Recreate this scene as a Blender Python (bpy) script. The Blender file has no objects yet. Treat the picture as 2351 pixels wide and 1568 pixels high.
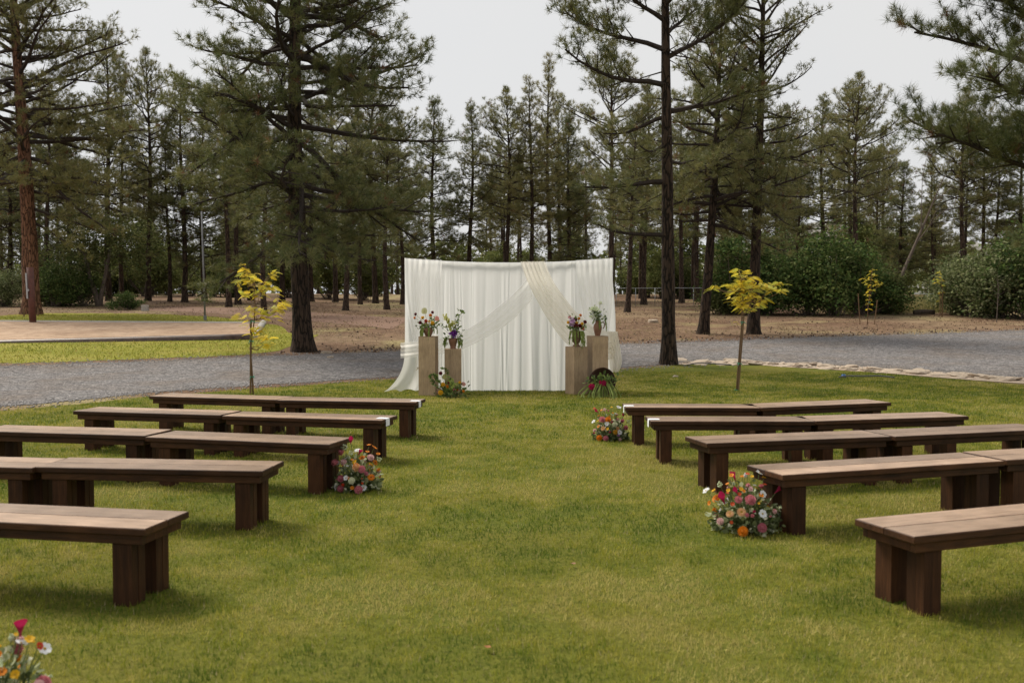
import bpy, math, random
import numpy as np
from mathutils import Vector, Matrix
random.seed(7)
SC = bpy.context.scene
COL = SC.collection
PI = math.pi

# ------------------------------------------------------------------ camera
FPX = 2286.0                      # focal length in pixels of a 2351 px wide frame (35 mm)
EYE = 1.7
PITCH = math.atan(94 / FPX)
cam = bpy.data.cameras.new('camera'); cam.lens = 35.0; cam.sensor_width = 36.0
cam.clip_start = 0.1; cam.clip_end = 3000
cam.dof.use_dof = True; cam.dof.focus_distance = 17.0; cam.dof.aperture_fstop = 3.2
co = bpy.data.objects.new('camera', cam); COL.objects.link(co)
co.location = (0, 0, EYE); co.rotation_euler = (PI / 2 - PITCH, 0, 0)
SC.camera = co
# ------------------------------------------------------------------ sky, sun, exposure
SUN_EL, SUN_AZ = math.radians(50), math.radians(-50)      # azimuth from +Y towards +X
w = bpy.data.worlds.new('World'); SC.world = w; w.use_nodes = True
nt = w.node_tree; bg = nt.nodes['Background']
sky = nt.nodes.new('ShaderNodeTexSky'); sky.sky_type = 'NISHITA'; sky.sun_disc = False
sky.sun_elevation = SUN_EL; sky.sun_rotation = SUN_AZ; sky.air_density = 1.0; sky.dust_density = 4.0
hsv = nt.nodes.new('ShaderNodeHueSaturation'); hsv.inputs['Saturation'].default_value = 0.35
mixw = nt.nodes.new('ShaderNodeMix'); mixw.data_type = 'RGBA'; mixw.inputs[0].default_value = 0.9
nt.links.new(sky.outputs[0], hsv.inputs['Color']); nt.links.new(hsv.outputs[0], mixw.inputs[6])
mixw.inputs[7].default_value = (5.0, 5.0, 5.0, 1)       # even bright overcast deck
cn = nt.nodes.new('ShaderNodeTexNoise'); cn.inputs['Scale'].default_value = 1.6; cn.inputs['Detail'].default_value = 4
cr = nt.nodes.new('ShaderNodeValToRGB'); cr.color_ramp.elements[0].color = (4.75, 4.85, 5.0, 1); cr.color_ramp.elements[1].color = (5.25, 5.2, 5.1, 1); cr.color_ramp.elements[0].position = .3; cr.color_ramp.elements[1].position = .7
tcw = nt.nodes.new('ShaderNodeTexCoord'); nt.links.new(tcw.outputs['Generated'], cn.inputs['Vector']); nt.links.new(cn.outputs['Fac'], cr.inputs[0]); nt.links.new(cr.outputs[0], mixw.inputs[7])
nt.links.new(mixw.outputs[2], bg.inputs[0]); bg.inputs[1].default_value = 0.1
sl = bpy.data.lights.new('sun', 'SUN'); sl.energy = 3.0; sl.angle = math.radians(24); sl.color = (1, .93, .81)
so = bpy.data.objects.new('sun', sl); COL.objects.link(so)
sd = Vector((math.sin(SUN_AZ) * math.cos(SUN_EL), math.cos(SUN_AZ) * math.cos(SUN_EL), math.sin(SUN_EL)))
so.rotation_euler = sd.to_track_quat('Z', 'Y').to_euler()
SC.view_settings.view_transform = 'Standard'; SC.view_settings.look = 'None'
SC.view_settings.exposure = 0.62; SC.view_settings.gamma = 1.0; SC.view_settings.use_curve_mapping = False
SC.cycles.max_bounces = 6; SC.cycles.transparent_max_bounces = 12; SC.cycles.diffuse_bounces = 3

# ------------------------------------------------------------------ terrain maths
def sp(x): return np.where(x > 30, x, np.log1p(np.exp(np.minimum(x, 30))))
def terr(X, Y):
    X = np.asarray(X, float); Y = np.asarray(Y, float)
    z = .04 * 1.2 * sp((Y - 22) / 1.2) - .02 * 6 * sp((Y - 60) / 6) - .02 * 6 * sp((Y - 105) / 6)
    f = np.clip((Y - 42) / 25, 0, 1)
    return z + f * .09 * (np.sin(X * .21 + 1) * np.cos(Y * .17) + .6 * np.sin(X * .37 - Y * .23))
def at(x, y):
    """ground point seen at a spot of the 2351 px wide photograph"""
    a = (x - 1175.5) / FPX; b = -(y - 784) / FPX
    d = (a, math.cos(PITCH) + b * math.sin(PITCH), -math.sin(PITCH) + b * math.cos(PITCH))
    t = 2.0
    while t < 90:
        if EYE + d[2] * t < float(terr(d[0] * t, d[1] * t)): break
        t += .02 if t < 60 else .1
    return np.array([d[0] * t, d[1] * t])
def gz(x, y): return float(terr(x, y))

# value noise
_rg = np.random.default_rng(11); _T = _rg.random((256, 256))
def vnoise(x, y):
    x = np.asarray(x, float); y = np.asarray(y, float)
    xi = np.floor(x).astype(int); yi = np.floor(y).astype(int); fx = x - xi; fy = y - yi
    fx = fx * fx * (3 - 2 * fx); fy = fy * fy * (3 - 2 * fy)
    g = lambda i, j: _T[i & 255, j & 255]
    return (g(xi, yi) * (1 - fx) + g(xi + 1, yi) * fx) * (1 - fy) + (g(xi, yi + 1) * (1 - fx) + g(xi + 1, yi + 1) * fx) * fy

# ------------------------------------------------------------------ mesh helpers
def mesh(name, V, Fc, mat, smooth=False, col=None, uv=None):
    me = bpy.data.meshes.new(name)
    if isinstance(Fc, np.ndarray):
        V = np.asarray(V, np.float32); n = Fc.shape[1]
        me.vertices.add(len(V)); me.vertices.foreach_set('co', V.ravel())
        me.loops.add(Fc.size); me.loops.foreach_set('vertex_index', Fc.astype(np.int32).ravel())
        me.polygons.add(len(Fc)); me.polygons.foreach_set('loop_start', np.arange(0, Fc.size, n, dtype=np.int32))
        me.polygons.foreach_set('loop_total', np.full(len(Fc), n, np.int32))
        me.update(calc_edges=True)
    else:
        me.from_pydata([tuple(map(float, v)) for v in V], [], Fc); me.update()
    for m in (mat if isinstance(mat, (list, tuple)) else [mat]): me.materials.append(m)
    if smooth: me.polygons.foreach_set('use_smooth', np.ones(len(me.polygons), bool))
    if col is not None:
        ca = me.color_attributes.new('Col', 'FLOAT_COLOR', 'POINT')
        c = np.ones((len(me.vertices), 4), np.float32); c[:, :3] = col
        ca.data.foreach_set('color', c.ravel())
    return me
def obj(name, me, parent=None, loc=None, rot=None, scale=None):
    o = bpy.data.objects.new(name, me); COL.objects.link(o)
    if parent is not None: o.parent = parent
    if loc is not None: o.location = [float(v) for v in loc]
    if rot is not None: o.rotation_euler = rot
    if scale is not None: o.scale = (scale,) * 3 if isinstance(scale, (int, float)) else scale
    return o
def tag(o, label, cat, group=None, kind=None):
    if label: o['label'] = label
    if cat: o['category'] = cat
    if group: o['group'] = group
    if kind: o['kind'] = kind
    return o
def struct(name, me): o = obj(name, me); o['kind'] = 'structure'; return o
def thing(name, label, cat, loc, rz=0, group=None, scale=None):
    return tag(obj(name, None, None, loc, (0, 0, rz), scale), label, cat, group)

class Acc:
    """collects pieces for one mesh"""
    def __init__(s): s.V = []; s.F = []; s.C = []; s.n = 0; s.M = []
    def add(s, V, Fs, c=None, m=0):
        V = np.asarray(V, float); s.V.append(V)
        for f in Fs: s.F.append([i + s.n for i in f]); s.M.append(m)
        s.n += len(V)
        if c is not None: s.C.append(np.tile(np.asarray(c, float), (len(V), 1)))
    def box(s, x0, x1, y0, y1, z0, z1, b=.004, m=0, top=None):
        V = []
        for z, i in ((z0, b), (z0 + b, 0), (z1 - b, 0), (z1, b)):
            V += [(x0 + i, y0 + i, z), (x1 - i, y0 + i, z), (x1 - i, y1 - i, z), (x0 + i, y1 - i, z)]
        base = s.n
        s.add(V, [(3, 2, 1, 0)] + [(r * 4 + k, r * 4 + (k + 1) % 4, r * 4 + 4 + (k + 1) % 4, r * 4 + 4 + k) for r in range(3) for k in range(4)], m=m)
        s.add(V, [], m=m)
        s.F.append([base + 12, base + 13, base + 14, base + 15]); s.M.append(m if top is None else top)
    def tube(s, P, R, n=8, c=None, cap=True, jit=0, rng=None, m=0):
        V, Fs = tube(P, R, n, cap, jit, rng); s.add(V, Fs, c, m)
    def lathe(s, prof, n=24, c=None, m=0):
        V = []; Fs = []
        for r, z in prof:
            for k in range(n): V.append((r * math.cos(2 * PI * k / n), r * math.sin(2 * PI * k / n), z))
        for j in range(len(prof) - 1):
            for k in range(n): Fs.append((j * n + k, j * n + (k + 1) % n, j * n + n + (k + 1) % n, j * n + n + k))
        s.add(V, Fs, c, m)
    def build(s, name, mat, smooth=False):
        me = mesh(name, np.concatenate(s.V), s.F, mat, smooth, np.concatenate(s.C) if s.C else None)
        if any(s.M): me.polygons.foreach_set('material_index', s.M)
        return me
def tube(P, R, n=8, cap=True, jit=0, rng=None):
    P = np.asarray(P, float); k = len(P); R = np.broadcast_to(np.asarray(R, float), (k,))
    T = np.gradient(P, axis=0); T /= np.linalg.norm(T, axis=1)[:, None] + 1e-9
    ref = np.array([1., 0, 0]) if abs(T[0][0]) < .8 else np.array([0, 1., 0])
    A = np.cross(T, ref); A /= np.linalg.norm(A, axis=1)[:, None] + 1e-9; B = np.cross(T, A)
    a = np.arange(n) * 2 * PI / n
    rr = R[:, None] * np.ones((1, n))
    if jit: rr = rr * (1 + jit * (rng.random((k, n)) - .5))
    V = P[:, None, :] + rr[..., None] * (np.cos(a)[None, :, None] * A[:, None, :] + np.sin(a)[None, :, None] * B[:, None, :])
    Fs = [(j * n + i, j * n + (i + 1) % n, j * n + n + (i + 1) % n, j * n + n + i) for j in range(k - 1) for i in range(n)]
    if cap: Fs += [tuple(range(n))[::-1], tuple((k - 1) * n + i for i in range(n))]
    return V.reshape(-1, 3), Fs

# ------------------------------------------------------------------ materials
def newmat(name):
    m = bpy.data.materials.new(name); m.use_nodes = True
    t = m.node_tree; return m, t, t.nodes['Principled BSDF'], t.nodes['Material Output']
def nd(t, typ, **kw):
    n = t.nodes.new(typ)
    for k, v in kw.items(): setattr(n, k, v)
    return n
def coords(t, scale=(1, 1, 1), kind='Object'):
    tc = nd(t, 'ShaderNodeTexCoord'); mp = nd(t, 'ShaderNodeMapping'); mp.inputs['Scale'].default_value = scale
    t.links.new(tc.outputs[kind], mp.inputs[0]); return mp.outputs[0]
def noise(t, vec, scale, detail=4, rough=.6):
    n = nd(t, 'ShaderNodeTexNoise'); n.inputs['Scale'].default_value = scale; n.inputs['Detail'].default_value = detail
    n.inputs['Roughness'].default_value = rough
    if vec is not None: t.links.new(vec, n.inputs['Vector'])
    return n.outputs['Fac']
def ramp(t, fac, stops):
    r = nd(t, 'ShaderNodeValToRGB'); e = r.color_ramp.elements
    while len(e) < len(stops): e.new(.5)
    for i, (p, c) in enumerate(stops): e[i].position = p; e[i].color = (*c, 1)
    t.links.new(fac, r.inputs[0]); return r.outputs[0]
def mixc(t, fac, a, b, mode='MIX'):
    m = nd(t, 'ShaderNodeMix', data_type='RGBA', blend_type=mode)
    if isinstance(fac, (int, float)): m.inputs[0].default_value = fac
    else: t.links.new(fac, m.inputs[0])
    for i, s in ((6, a), (7, b)):
        if isinstance(s, tuple): m.inputs[i].default_value = (*s, 1)
        else: t.links.new(s, m.inputs[i])
    return m.outputs[2]
def bump(t, b, h, dist, strength=1):
    n = nd(t, 'ShaderNodeBump'); n.inputs['Distance'].default_value = dist; n.inputs['Strength'].default_value = strength
    t.links.new(h, n.inputs['Height']); t.links.new(n.outputs[0], b.inputs['Normal'])
def simple(name, c1, c2=None, scale=8, rough=.7, bdist=0, stretch=(1, 1, 1), metal=0, spec=.4):
    m, t, b, o = newmat(name)
    v = coords(t, stretch); n = noise(t, v, scale)
    c2 = c2 or tuple(x * .6 for x in c1)
    t.links.new(ramp(t, n, [(.3, c2), (.7, c1)]), b.inputs['Base Color'])
    b.inputs['Roughness'].default_value = rough; b.inputs['Metallic'].default_value = metal; b.inputs['Specular IOR Level'].default_value = spec
    if bdist: bump(t, b, n, bdist)
    return m
def leafmat(name, trans=.3, rough=.55, attr=True, c=None, spec=.3, gain=1.0):
    m, t, b, o = newmat(name)
    if attr:
        a = nd(t, 'ShaderNodeVertexColor'); a.layer_name = 'Col'; src = a.outputs[0]
    else:
        src = ramp(t, noise(t, coords(t), 60), [(.3, tuple(x * .7 for x in c)), (.7, c)])
    t.links.new(src, b.inputs['Base Color']); b.inputs['Roughness'].default_value = rough; b.inputs['Specular IOR Level'].default_value = spec
    tr = nd(t, 'ShaderNodeBsdfTranslucent'); t.links.new(src, tr.inputs[0])
    mx = nd(t, 'ShaderNodeMixShader'); mx.inputs[0].default_value = trans
    t.links.new(b.outputs[0], mx.inputs[1]); t.links.new(tr.outputs[0], mx.inputs[2]); t.links.new(mx.outputs[0], o.inputs[0])
    return m
def fabric(name, c, trans=.45, sheer=0, weave=900):
    m, t, b, o = newmat(name)
    v = coords(t); n = noise(t, v, weave, 2)
    t.links.new(ramp(t, noise(t, v, 3), [(.3, tuple(x * .95 for x in c)), (.7, c)]), b.inputs['Base Color'])
    b.inputs['Roughness'].default_value = .85; b.inputs['Specular IOR Level'].default_value = .15
    tr = nd(t, 'ShaderNodeBsdfTranslucent'); tr.inputs[0].default_value = (*c, 1)
    mx = nd(t, 'ShaderNodeMixShader'); mx.inputs[0].default_value = trans
    t.links.new(b.outputs[0], mx.inputs[1]); t.links.new(tr.outputs[0], mx.inputs[2]); out = mx.outputs[0]
    if sheer:
        tp = nd(t, 'ShaderNodeBsdfTransparent'); m2 = nd(t, 'ShaderNodeMixShader'); m2.inputs[0].default_value = sheer
        t.links.new(out, m2.inputs[1]); t.links.new(tp.outputs[0], m2.inputs[2]); out = m2.outputs[0]
    t.links.new(out, o.inputs[0]); return m
def woodmat(name, dark, light, spec=.4, rough=.5, axis=0):
    m, t, b, o = newmat(name)
    s = [14, 14, 14]; s[axis] = .9
    oi = nd(t, 'ShaderNodeObjectInfo'); tc = nd(t, 'ShaderNodeTexCoord'); va = nd(t, 'ShaderNodeVectorMath', operation='MULTIPLY_ADD')
    t.links.new(tc.outputs['Object'], va.inputs[0]); va.inputs[1].default_value = tuple(s)
    cx = nd(t, 'ShaderNodeCombineXYZ')
    mu = nd(t, 'ShaderNodeMath', operation='MULTIPLY'); t.links.new(oi.outputs['Random'], mu.inputs[0]); mu.inputs[1].default_value = 57.
    for i in range(3): t.links.new(mu.outputs[0], cx.inputs[i])
    t.links.new(cx.outputs[0], va.inputs[2])
    n1 = noise(t, va.outputs[0], 2.2, 6, .65); n2 = noise(t, va.outputs[0], 9, 4, .6); n3 = noise(t, coords(t), 3.5, 3)
    c = ramp(t, n1, [(.3, dark), (.72, light)])
    c = mixc(t, ramp(t, n2, [(.42, (.0, .0, .0)), (.62, (.55, .55, .55))]), c, tuple(x * .55 for x in dark))
    c = mixc(t, ramp(t, n3, [(.35, (0, 0, 0)), (.75, (.45, .45, .45))]), c, tuple(min(1, x * 1.35) for x in light))
    kv = nd(t, 'ShaderNodeTexVoronoi'); kv.inputs['Scale'].default_value = .22; t.links.new(va.outputs[0], kv.inputs['Vector'])
    c = mixc(t, ramp(t, kv.outputs['Distance'], [(.05, (.8, .8, .8)), (.16, (0, 0, 0))]), c, tuple(x * .4 for x in dark))
    br = nd(t, 'ShaderNodeHueSaturation'); t.links.new(c, br.inputs['Color'])
    mr = nd(t, 'ShaderNodeMapRange'); t.links.new(oi.outputs['Random'], mr.inputs[0]); mr.inputs[3].default_value = .68; mr.inputs[4].default_value = 1.3
    t.links.new(mr.outputs[0], br.inputs['Value'])
    t.links.new(br.outputs[0], b.inputs['Base Color'])
    b.inputs['Roughness'].default_value = rough; b.inputs['Specular IOR Level'].default_value = spec
    bump(t, b, n2, .0015); return m
def barkmat(name, dark, mid, hi):
    m, t, b, o = newmat(name)
    v = coords(t, (1, 1, .22)); vo = nd(t, 'ShaderNodeTexVoronoi', feature='DISTANCE_TO_EDGE'); vo.inputs['Scale'].default_value = 9
    nz = nd(t, 'ShaderNodeTexNoise'); nz.inputs['Scale'].default_value = 5; nz.inputs['Detail'].default_value = 5; t.links.new(v, nz.inputs['Vector'])
    ad = nd(t, 'ShaderNodeVectorMath', operation='MULTIPLY_ADD'); t.links.new(nz.outputs['Color'], ad.inputs[0]); ad.inputs[1].default_value = (.35, .35, .35); t.links.new(v, ad.inputs[2])
    t.links.new(ad.outputs[0], vo.inputs['Vector'])
    edge = ramp(t, vo.outputs['Distance'], [(0, (0, 0, 0)), (.13, (1, 1, 1))])
    pl = ramp(t, noise(t, v, 14, 5), [(.3, mid), (.75, hi)])
    t.links.new(mixc(t, edge, dark, pl), b.inputs['Base Color']); b.inputs['Roughness'].default_value = .9; b.inputs['Specular IOR Level'].default_value = .2
    bump(t, b, edge, .03); return m

# ground: pine-needle duff, dirt, tufts of dry grass
def ground_mat():
    m, t, b, o = newmat('forest_floor')
    v = coords(t)
    a = ramp(t, noise(t, v, .12, 5), [(.3, (.125, .074, .047)), (.5, (.18, .118, .077)), (.66, (.245, .185, .115))])
    f = ramp(t, noise(t, v, 2.2, 9, .78), [(.3, (.35, .29, .25)), (.5, (.95, .92, .9)), (.68, (1.4, 1.36, 1.28))])
    c = mixc(t, 1., a, f, 'MULTIPLY')
    g = ramp(t, noise(t, v, .22, 4), [(.52, (0, 0, 0)), (.66, (.75, .75, .75))])
    c = mixc(t, g, c, ramp(t, noise(t, v, 6, 5), [(.3, (.2, .17, .07)), (.7, (.4, .34, .17))]))
    s = ramp(t, noise(t, v, 11, 3, .7), [(.63, (0, 0, 0)), (.7, (.75, .75, .75))])
    c = mixc(t, s, c, (.055, .035, .022))
    t.links.new(c, b.inputs['Base Color']); b.inputs['Roughness'].default_value = .95; b.inputs['Specular IOR Level'].default_value = .1
    bump(t, b, noise(t, v, 6, 6, .7), .06); return m
def gravel_mat():
    m, t, b, o = newmat('gravel')
    v = coords(t)
    vo = nd(t, 'ShaderNodeTexVoronoi'); vo.inputs['Scale'].default_value = 24; t.links.new(v, vo.inputs['Vector'])
    c = ramp(t, vo.outputs['Color'], [(.1, (.15, .142, .145)), (.5, (.28, .262, .255)), (.9, (.46, .43, .41))])
    c = mixc(t, ramp(t, noise(t, v, .6, 5), [(.45, (0, 0, 0)), (.7, (.6, .6, .6))]), c, (.26, .20, .15))
    c = mixc(t, 1., c, ramp(t, noise(t, v, 5, 8, .85), [(.32, (.3, .3, .32)), (.52, (.95, .95, .96)), (.68, (1.5, 1.48, 1.45))]), 'MULTIPLY')
    t.links.new(c, b.inputs['Base Color']); b.inputs['Roughness'].default_value = .9; b.inputs['Specular IOR Level'].default_value = .25
    mu = nd(t, 'ShaderNodeMath', operation='SUBTRACT'); mu.inputs[0].default_value = 1; t.links.new(vo.outputs['Distance'], mu.inputs[1])
    ad = nd(t, 'ShaderNodeMath', operation='ADD'); t.links.new(mu.outputs[0], ad.inputs[0]); t.links.new(noise(t, v, 9, 5, .8), ad.inputs[1])
    bump(t, b, ad.outputs[0], .08); return m
def lawn_mat(name, cols, speck=22):
    m, t, b, o = newmat(name)
    v = coords(t)
    c = ramp(t, noise(t, v, .55, 5, .65), [(.3, cols[0]), (.5, cols[1]), (.7, cols[2])])
    c = mixc(t, 1., c, ramp(t, noise(t, v, speck, 5, .75), [(.25, (.35, .38, .3)), (.5, (.95, .95, .9)), (.75, (1.35, 1.3, 1.2))]), 'MULTIPLY')
    t.links.new(c, b.inputs['Base Color']); b.inputs['Roughness'].default_value = .95; b.inputs['Specular IOR Level'].default_value = .1
    bump(t, b, noise(t, v, speck, 5, .8), .03); return m
def sand_mat():
    m, t, b, o = newmat('sand')
    v = coords(t)
    c = ramp(t, noise(t, v, .5, 5), [(.3, (.34, .235, .16)), (.7, (.46, .335, .24))])
    c = mixc(t, 1., c, ramp(t, noise(t, v, 2.6, 8, .75), [(.32, (.55, .5, .47)), (.5, (.98, .97, .96)), (.66, (1.2, 1.19, 1.17))]), 'MULTIPLY')
    t.links.new(c, b.inputs['Base Color']); b.inputs['Roughness'].default_value = .95; b.inputs['Specular IOR Level'].default_value = .1
    bump(t, b, noise(t, v, 2.4, 4, .6), .12); return m

M_GROUND = ground_mat(); M_GRAVEL = gravel_mat(); M_SAND = sand_mat()
M_LAWN = lawn_mat('lawn_soil', [(.10, .125, .018), (.14, .145, .024), (.18, .16, .034)])
M_FARLAWN = lawn_mat('far_lawn_turf', [(.17, .185, .022), (.23, .225, .034), (.29, .255, .06)], 9)
M_TRACK = simple('dirt_track', (.20, .115, .075), (.15, .085, .055), 4, .95, .03)
M_PALE = simple('pale_dirt', (.50, .40, .30), (.30, .225, .16), 5, .95, .05)
M_STONE = simple('sandstone', (.50, .41, .32), (.33, .26, .19), 9, .9, .01)
M_BARK = barkmat('dark_pine_bark', (.009, .007, .005), (.034, .022, .015), (.078, .052, .035))
M_REDBARK = barkmat('red_pine_bark', (.035, .018, .012), (.15, .07, .04), (.27, .145, .09))
M_MIDBARK = barkmat('brown_pine_bark', (.015, .010, .008), (.05, .033, .023), (.105, .07, .05))
M_GREYBARK = simple('grey_oak_bark', (.16, .125, .10), (.06, .045, .036), 12, .95, .02, (1, 1, .3))
M_LIMB = simple('limb_bark', (.05, .036, .028), (.02, .014, .011), 14, .95, .01)
M_DEAD = simple('dead_wood', (.15, .115, .09), (.07, .052, .04), 9, .95, .01, (1, 1, .3))
M_NEEDLE = leafmat('pine_needles', .3, .55)
M_LEAF = leafmat('oak_leaves', .32, .8, spec=.12)
M_GRASS = leafmat('grass_blades', .35, .6, spec=.2)
M_YELLOW = leafmat('locust_leaves', .5, .55)
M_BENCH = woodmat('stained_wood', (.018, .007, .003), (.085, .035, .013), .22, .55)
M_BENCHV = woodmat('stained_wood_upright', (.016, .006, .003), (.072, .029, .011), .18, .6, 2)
M_BENCHTOP = woodmat('sky_sheen_seat_wood', (.21, .13, .08), (.43, .30, .21), .6, .36)  # seat tops only: pale sheen of the sky put into the wood colour
M_PLY = woodmat('plywood', (.31, .21, .125), (.46, .33, .205), .3, .6, 2)
M_TAGW = simple('white_paper', (.78, .79, .82), (.72, .73, .76), 30, .7)
M_TERRA = simple('terracotta', (.27, .135, .082), (.17, .085, .052), 14, .85, .002)
M_TERRA2 = simple('aged_terracotta', (.22, .125, .075), (.13, .085, .05), 9, .85, .002)
M_BOWL = simple('brown_clay', (.11, .055, .036), (.06, .03, .02), 10, .8, .002)
M_WHITE = fabric('white_drape', (.93, .93, .925), .68)
M_SHEER = fabric('sheer_drape', (.92, .915, .90), .65, .38)
M_CREAM = fabric('cream_chiffon', (.90, .85, .75), .62, .25)
M_SOFT = fabric('ivory_chiffon', (.92, .905, .875), .65, .42)
M_METAL = simple('galvanised_metal', (.45, .46, .47), (.33, .34, .35), 20, .45, 0, metal=.8)
M_POLEGREY = simple('grey_pole', (.20, .20, .20), (.14, .14, .14), 9, .6)
M_BROWNPOST = simple('rust_brown_steel', (.13, .045, .03), (.075, .028, .02), 7, .65)
M_PIPE = simple('dark_brown_pipe', (.12, .075, .055), (.05, .032, .026), 6, .35)
M_GREENTIE = simple('green_plastic_tie', (.02, .28, .16), (.015, .2, .12), 9, .5)
M_STAKE = simple('stake_wood', (.20, .12, .06), (.12, .07, .035), 9, .8, 0, (1, 1, .2))
M_BLUE = simple('blue_plastic', (.02, .14, .42), None, 9, .5)
M_HOSE = simple('grey_hose', (.13, .13, .13), (.07, .07, .07), 20, .6)
M_STEM = leafmat('flower_stems', .2, .6, False, (.16, .21, .07))
M_FOL = leafmat('arrangement_leaves', .3, .5)
M_DARKMETAL = simple('dark_metal', (.03, .03, .03), (.02, .02, .02), 9, .5)
M_LAMPTOP = simple('white_enamel', (.82, .82, .8), (.75, .75, .73), 9, .35)
M_CONCRETE = simple('pale_concrete', (.45, .42, .38), (.32, .3, .27), 14, .9)
M_HILL = simple('far_hillside', (.30, .28, .25), (.18, .19, .16), .02, .95)

# ------------------------------------------------------------------ ground, lawns, road
def spaced(a, b, n, k): u = np.linspace(-1, 1, n); return a + (b - a) * (np.sinh(k * u) / np.sinh(k) + 1) / 2
gx = spaced(-420, 420, 181, 3.2); gy = np.concatenate([np.linspace(-60, -5, 12), np.linspace(-4, 125, 150), np.geomspace(130, 700, 24)])
GX, GY = np.meshgrid(gx, gy); V = np.stack([GX, GY, terr(GX, GY)], -1).reshape(-1, 3)
def gridfaces(nr, nc):
    i = np.arange(nr - 1)[:, None] * nc + np.arange(nc - 1)[None]; i = i.ravel()
    return np.stack([i, i + 1, i + nc + 1, i + nc], 1)
struct('ground', mesh('ground', V, gridfaces(len(gy), len(gx)), M_GROUND, True))
def rag(n, amp, seed, f=1.0):
    t = np.arange(n) * f; return amp * (vnoise(t * .31, seed + 0 * t) + .6 * vnoise(t * .9, seed + 7 + 0 * t) - .8)
def poly(pts): return np.array([at(*p) for p in pts])
def ext(P, left=None, right=None):
    P = P[np.argsort(P[:, 0])]
    if left is not None: P = np.vstack([left, P])
    if right is not None: P = np.vstack([P, right])
    return P
def sheet(name, near, far, x0, x1, off, mat, nx=240, ny=40, rn=0, rf=0, seed=1):
    xs = np.linspace(x0, x1, nx); n = np.interp(xs, near[:, 0], near[:, 1]) + rag(nx, rn, seed); f = np.interp(xs, far[:, 0], far[:, 1]) + rag(nx, rf, seed + 40)
    f = np.maximum(f, n + .01); v = np.linspace(0, 1, ny)[:, None]
    Yg = n[None] * (1 - v) + f[None] * v; Xg = np.repeat(xs[None], ny, 0)
    struct(name, mesh(name, np.stack([Xg, Yg, terr(Xg, Yg) + off], -1).reshape(-1, 3), gridfaces(ny, nx), mat, True))
ROAD_NEAR = ext(poly([(0, 934), (180, 920), (340, 903), (600, 884), (880, 866), (1100, 855), (1420, 846), (1560, 834), (1700, 829), (2000, 843), (2351, 868)]), (-22, 5.5), (34, 27))
ROAD_FAR = ext(poly([(0, 841), (300, 831), (620, 818), (900, 808), (1200, 800), (1420, 791), (1700, 782), (2000, 771), (2351, 760)]), (-30, 12), (45, 45))
ROAD_FAR = ROAD_FAR[np.argsort(ROAD_FAR[:, 0])]
LAWN_FAR = ext(poly([(0, 944), (180, 929), (340, 911), (600, 892), (880, 872), (1100, 861), (1420, 848), (1560, 838), (1690, 836), (2000, 855), (2351, 884)]), (-22, 4.8), (30, 22.5))
sheet('gravel_road', ROAD_NEAR, ROAD_FAR, -20, 34, .008, M_GRAVEL, 300, 50, .28, .3, 3)
sheet('lawn', np.array([[-30, -4.], [40, -4.]]), LAWN_FAR, -13, 16, .006, M_LAWN, 260, 80, 0, .16, 9)
# strip of pale dirt along the stone edging
SN = ext(poly([(1560, 838), (1690, 836), (2000, 855), (2351, 882)]), None, (16, 21.6)); SF = ext(poly([(1560, 835), (1690, 828), (2000, 844), (2351, 868)]), None, (16, 23))
sheet('dirt_verge', SN, SF, SN[0, 0], 14.5, .012, M_PALE, 120, 8, .1, .1, 21)
# far lawn, sand pit, track
FL_N = ext(poly([(0, 835), (300, 827), (560, 815), (640, 806)]), (-26, 17), None); FL_F = ext(poly([(0, 718), (300, 720), (500, 728), (640, 748), (668, 770)]), (-40, 44), None)
FL_F = FL_F[np.argsort(FL_F[:, 0])]
sheet('far_lawn', FL_N, FL_F, -24, float(at(655, 800)[0]), .008, M_FARLAWN, 160, 60, .3, .5, 31)
def worldsheet(name, quad, off, mat, nx=60, ny=40):
    a, b, c, d = [np.array(q, float) for q in quad]; u = np.linspace(0, 1, nx)[None, :, None]; v = np.linspace(0, 1, ny)[:, None, None]
    P = (a * (1 - u) + b * u) * (1 - v) + (d * (1 - u) + c * u) * v
    struct(name, mesh(name, np.concatenate([P, terr(P[..., 0], P[..., 1])[..., None] + off], -1).reshape(-1, 3), gridfaces(ny, nx), mat, True))
pa, pb, pc = at(580, 780), at(604, 743), at(300, 741)
pd_ = at(0, 788); dirn = (pd_ - pb * 0 - pa); dirn = dirn / np.linalg.norm(dirn); dir2 = (pc - pb) / np.linalg.norm(pc - pb)
q1 = pa; q2 = pb; q0 = pa + dirn * 22; q3 = pb + dir2 * 22
worldsheet('sand_pit', (q0, q1, q2, q3), .022, M_SAND)
tk = poly([(300, 712), (400, 716), (520, 722), (640, 731), (760, 742), (900, 756)])
tk2 = poly([(300, 702), (400, 704), (520, 707), (640, 713), (760, 720), (900, 729)])
sheet('dirt_track', ext(tk), ext(tk2), float(max(tk[:, 0].min(), tk2[:, 0].min())), float(tk[:, 0].max()), .01, M_TRACK, 90, 12, .3, .3, 51)
# distant hill
hx = np.linspace(-1, 1, 60); hv = np.linspace(0, 1, 16)
HV = [(260 + 190 * a, 640 + 120 * b, -3 + 58 * max(0, (1 - a * a)) ** 1.3 * math.sin(min(1, b * 1.3) * PI / 2) * (.85 + .3 * float(vnoise(a * 5, b * 3)))) for b in hv for a in hx]
struct('hill', mesh('hill', np.array(HV), gridfaces(16, 60), M_HILL, True))

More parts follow.
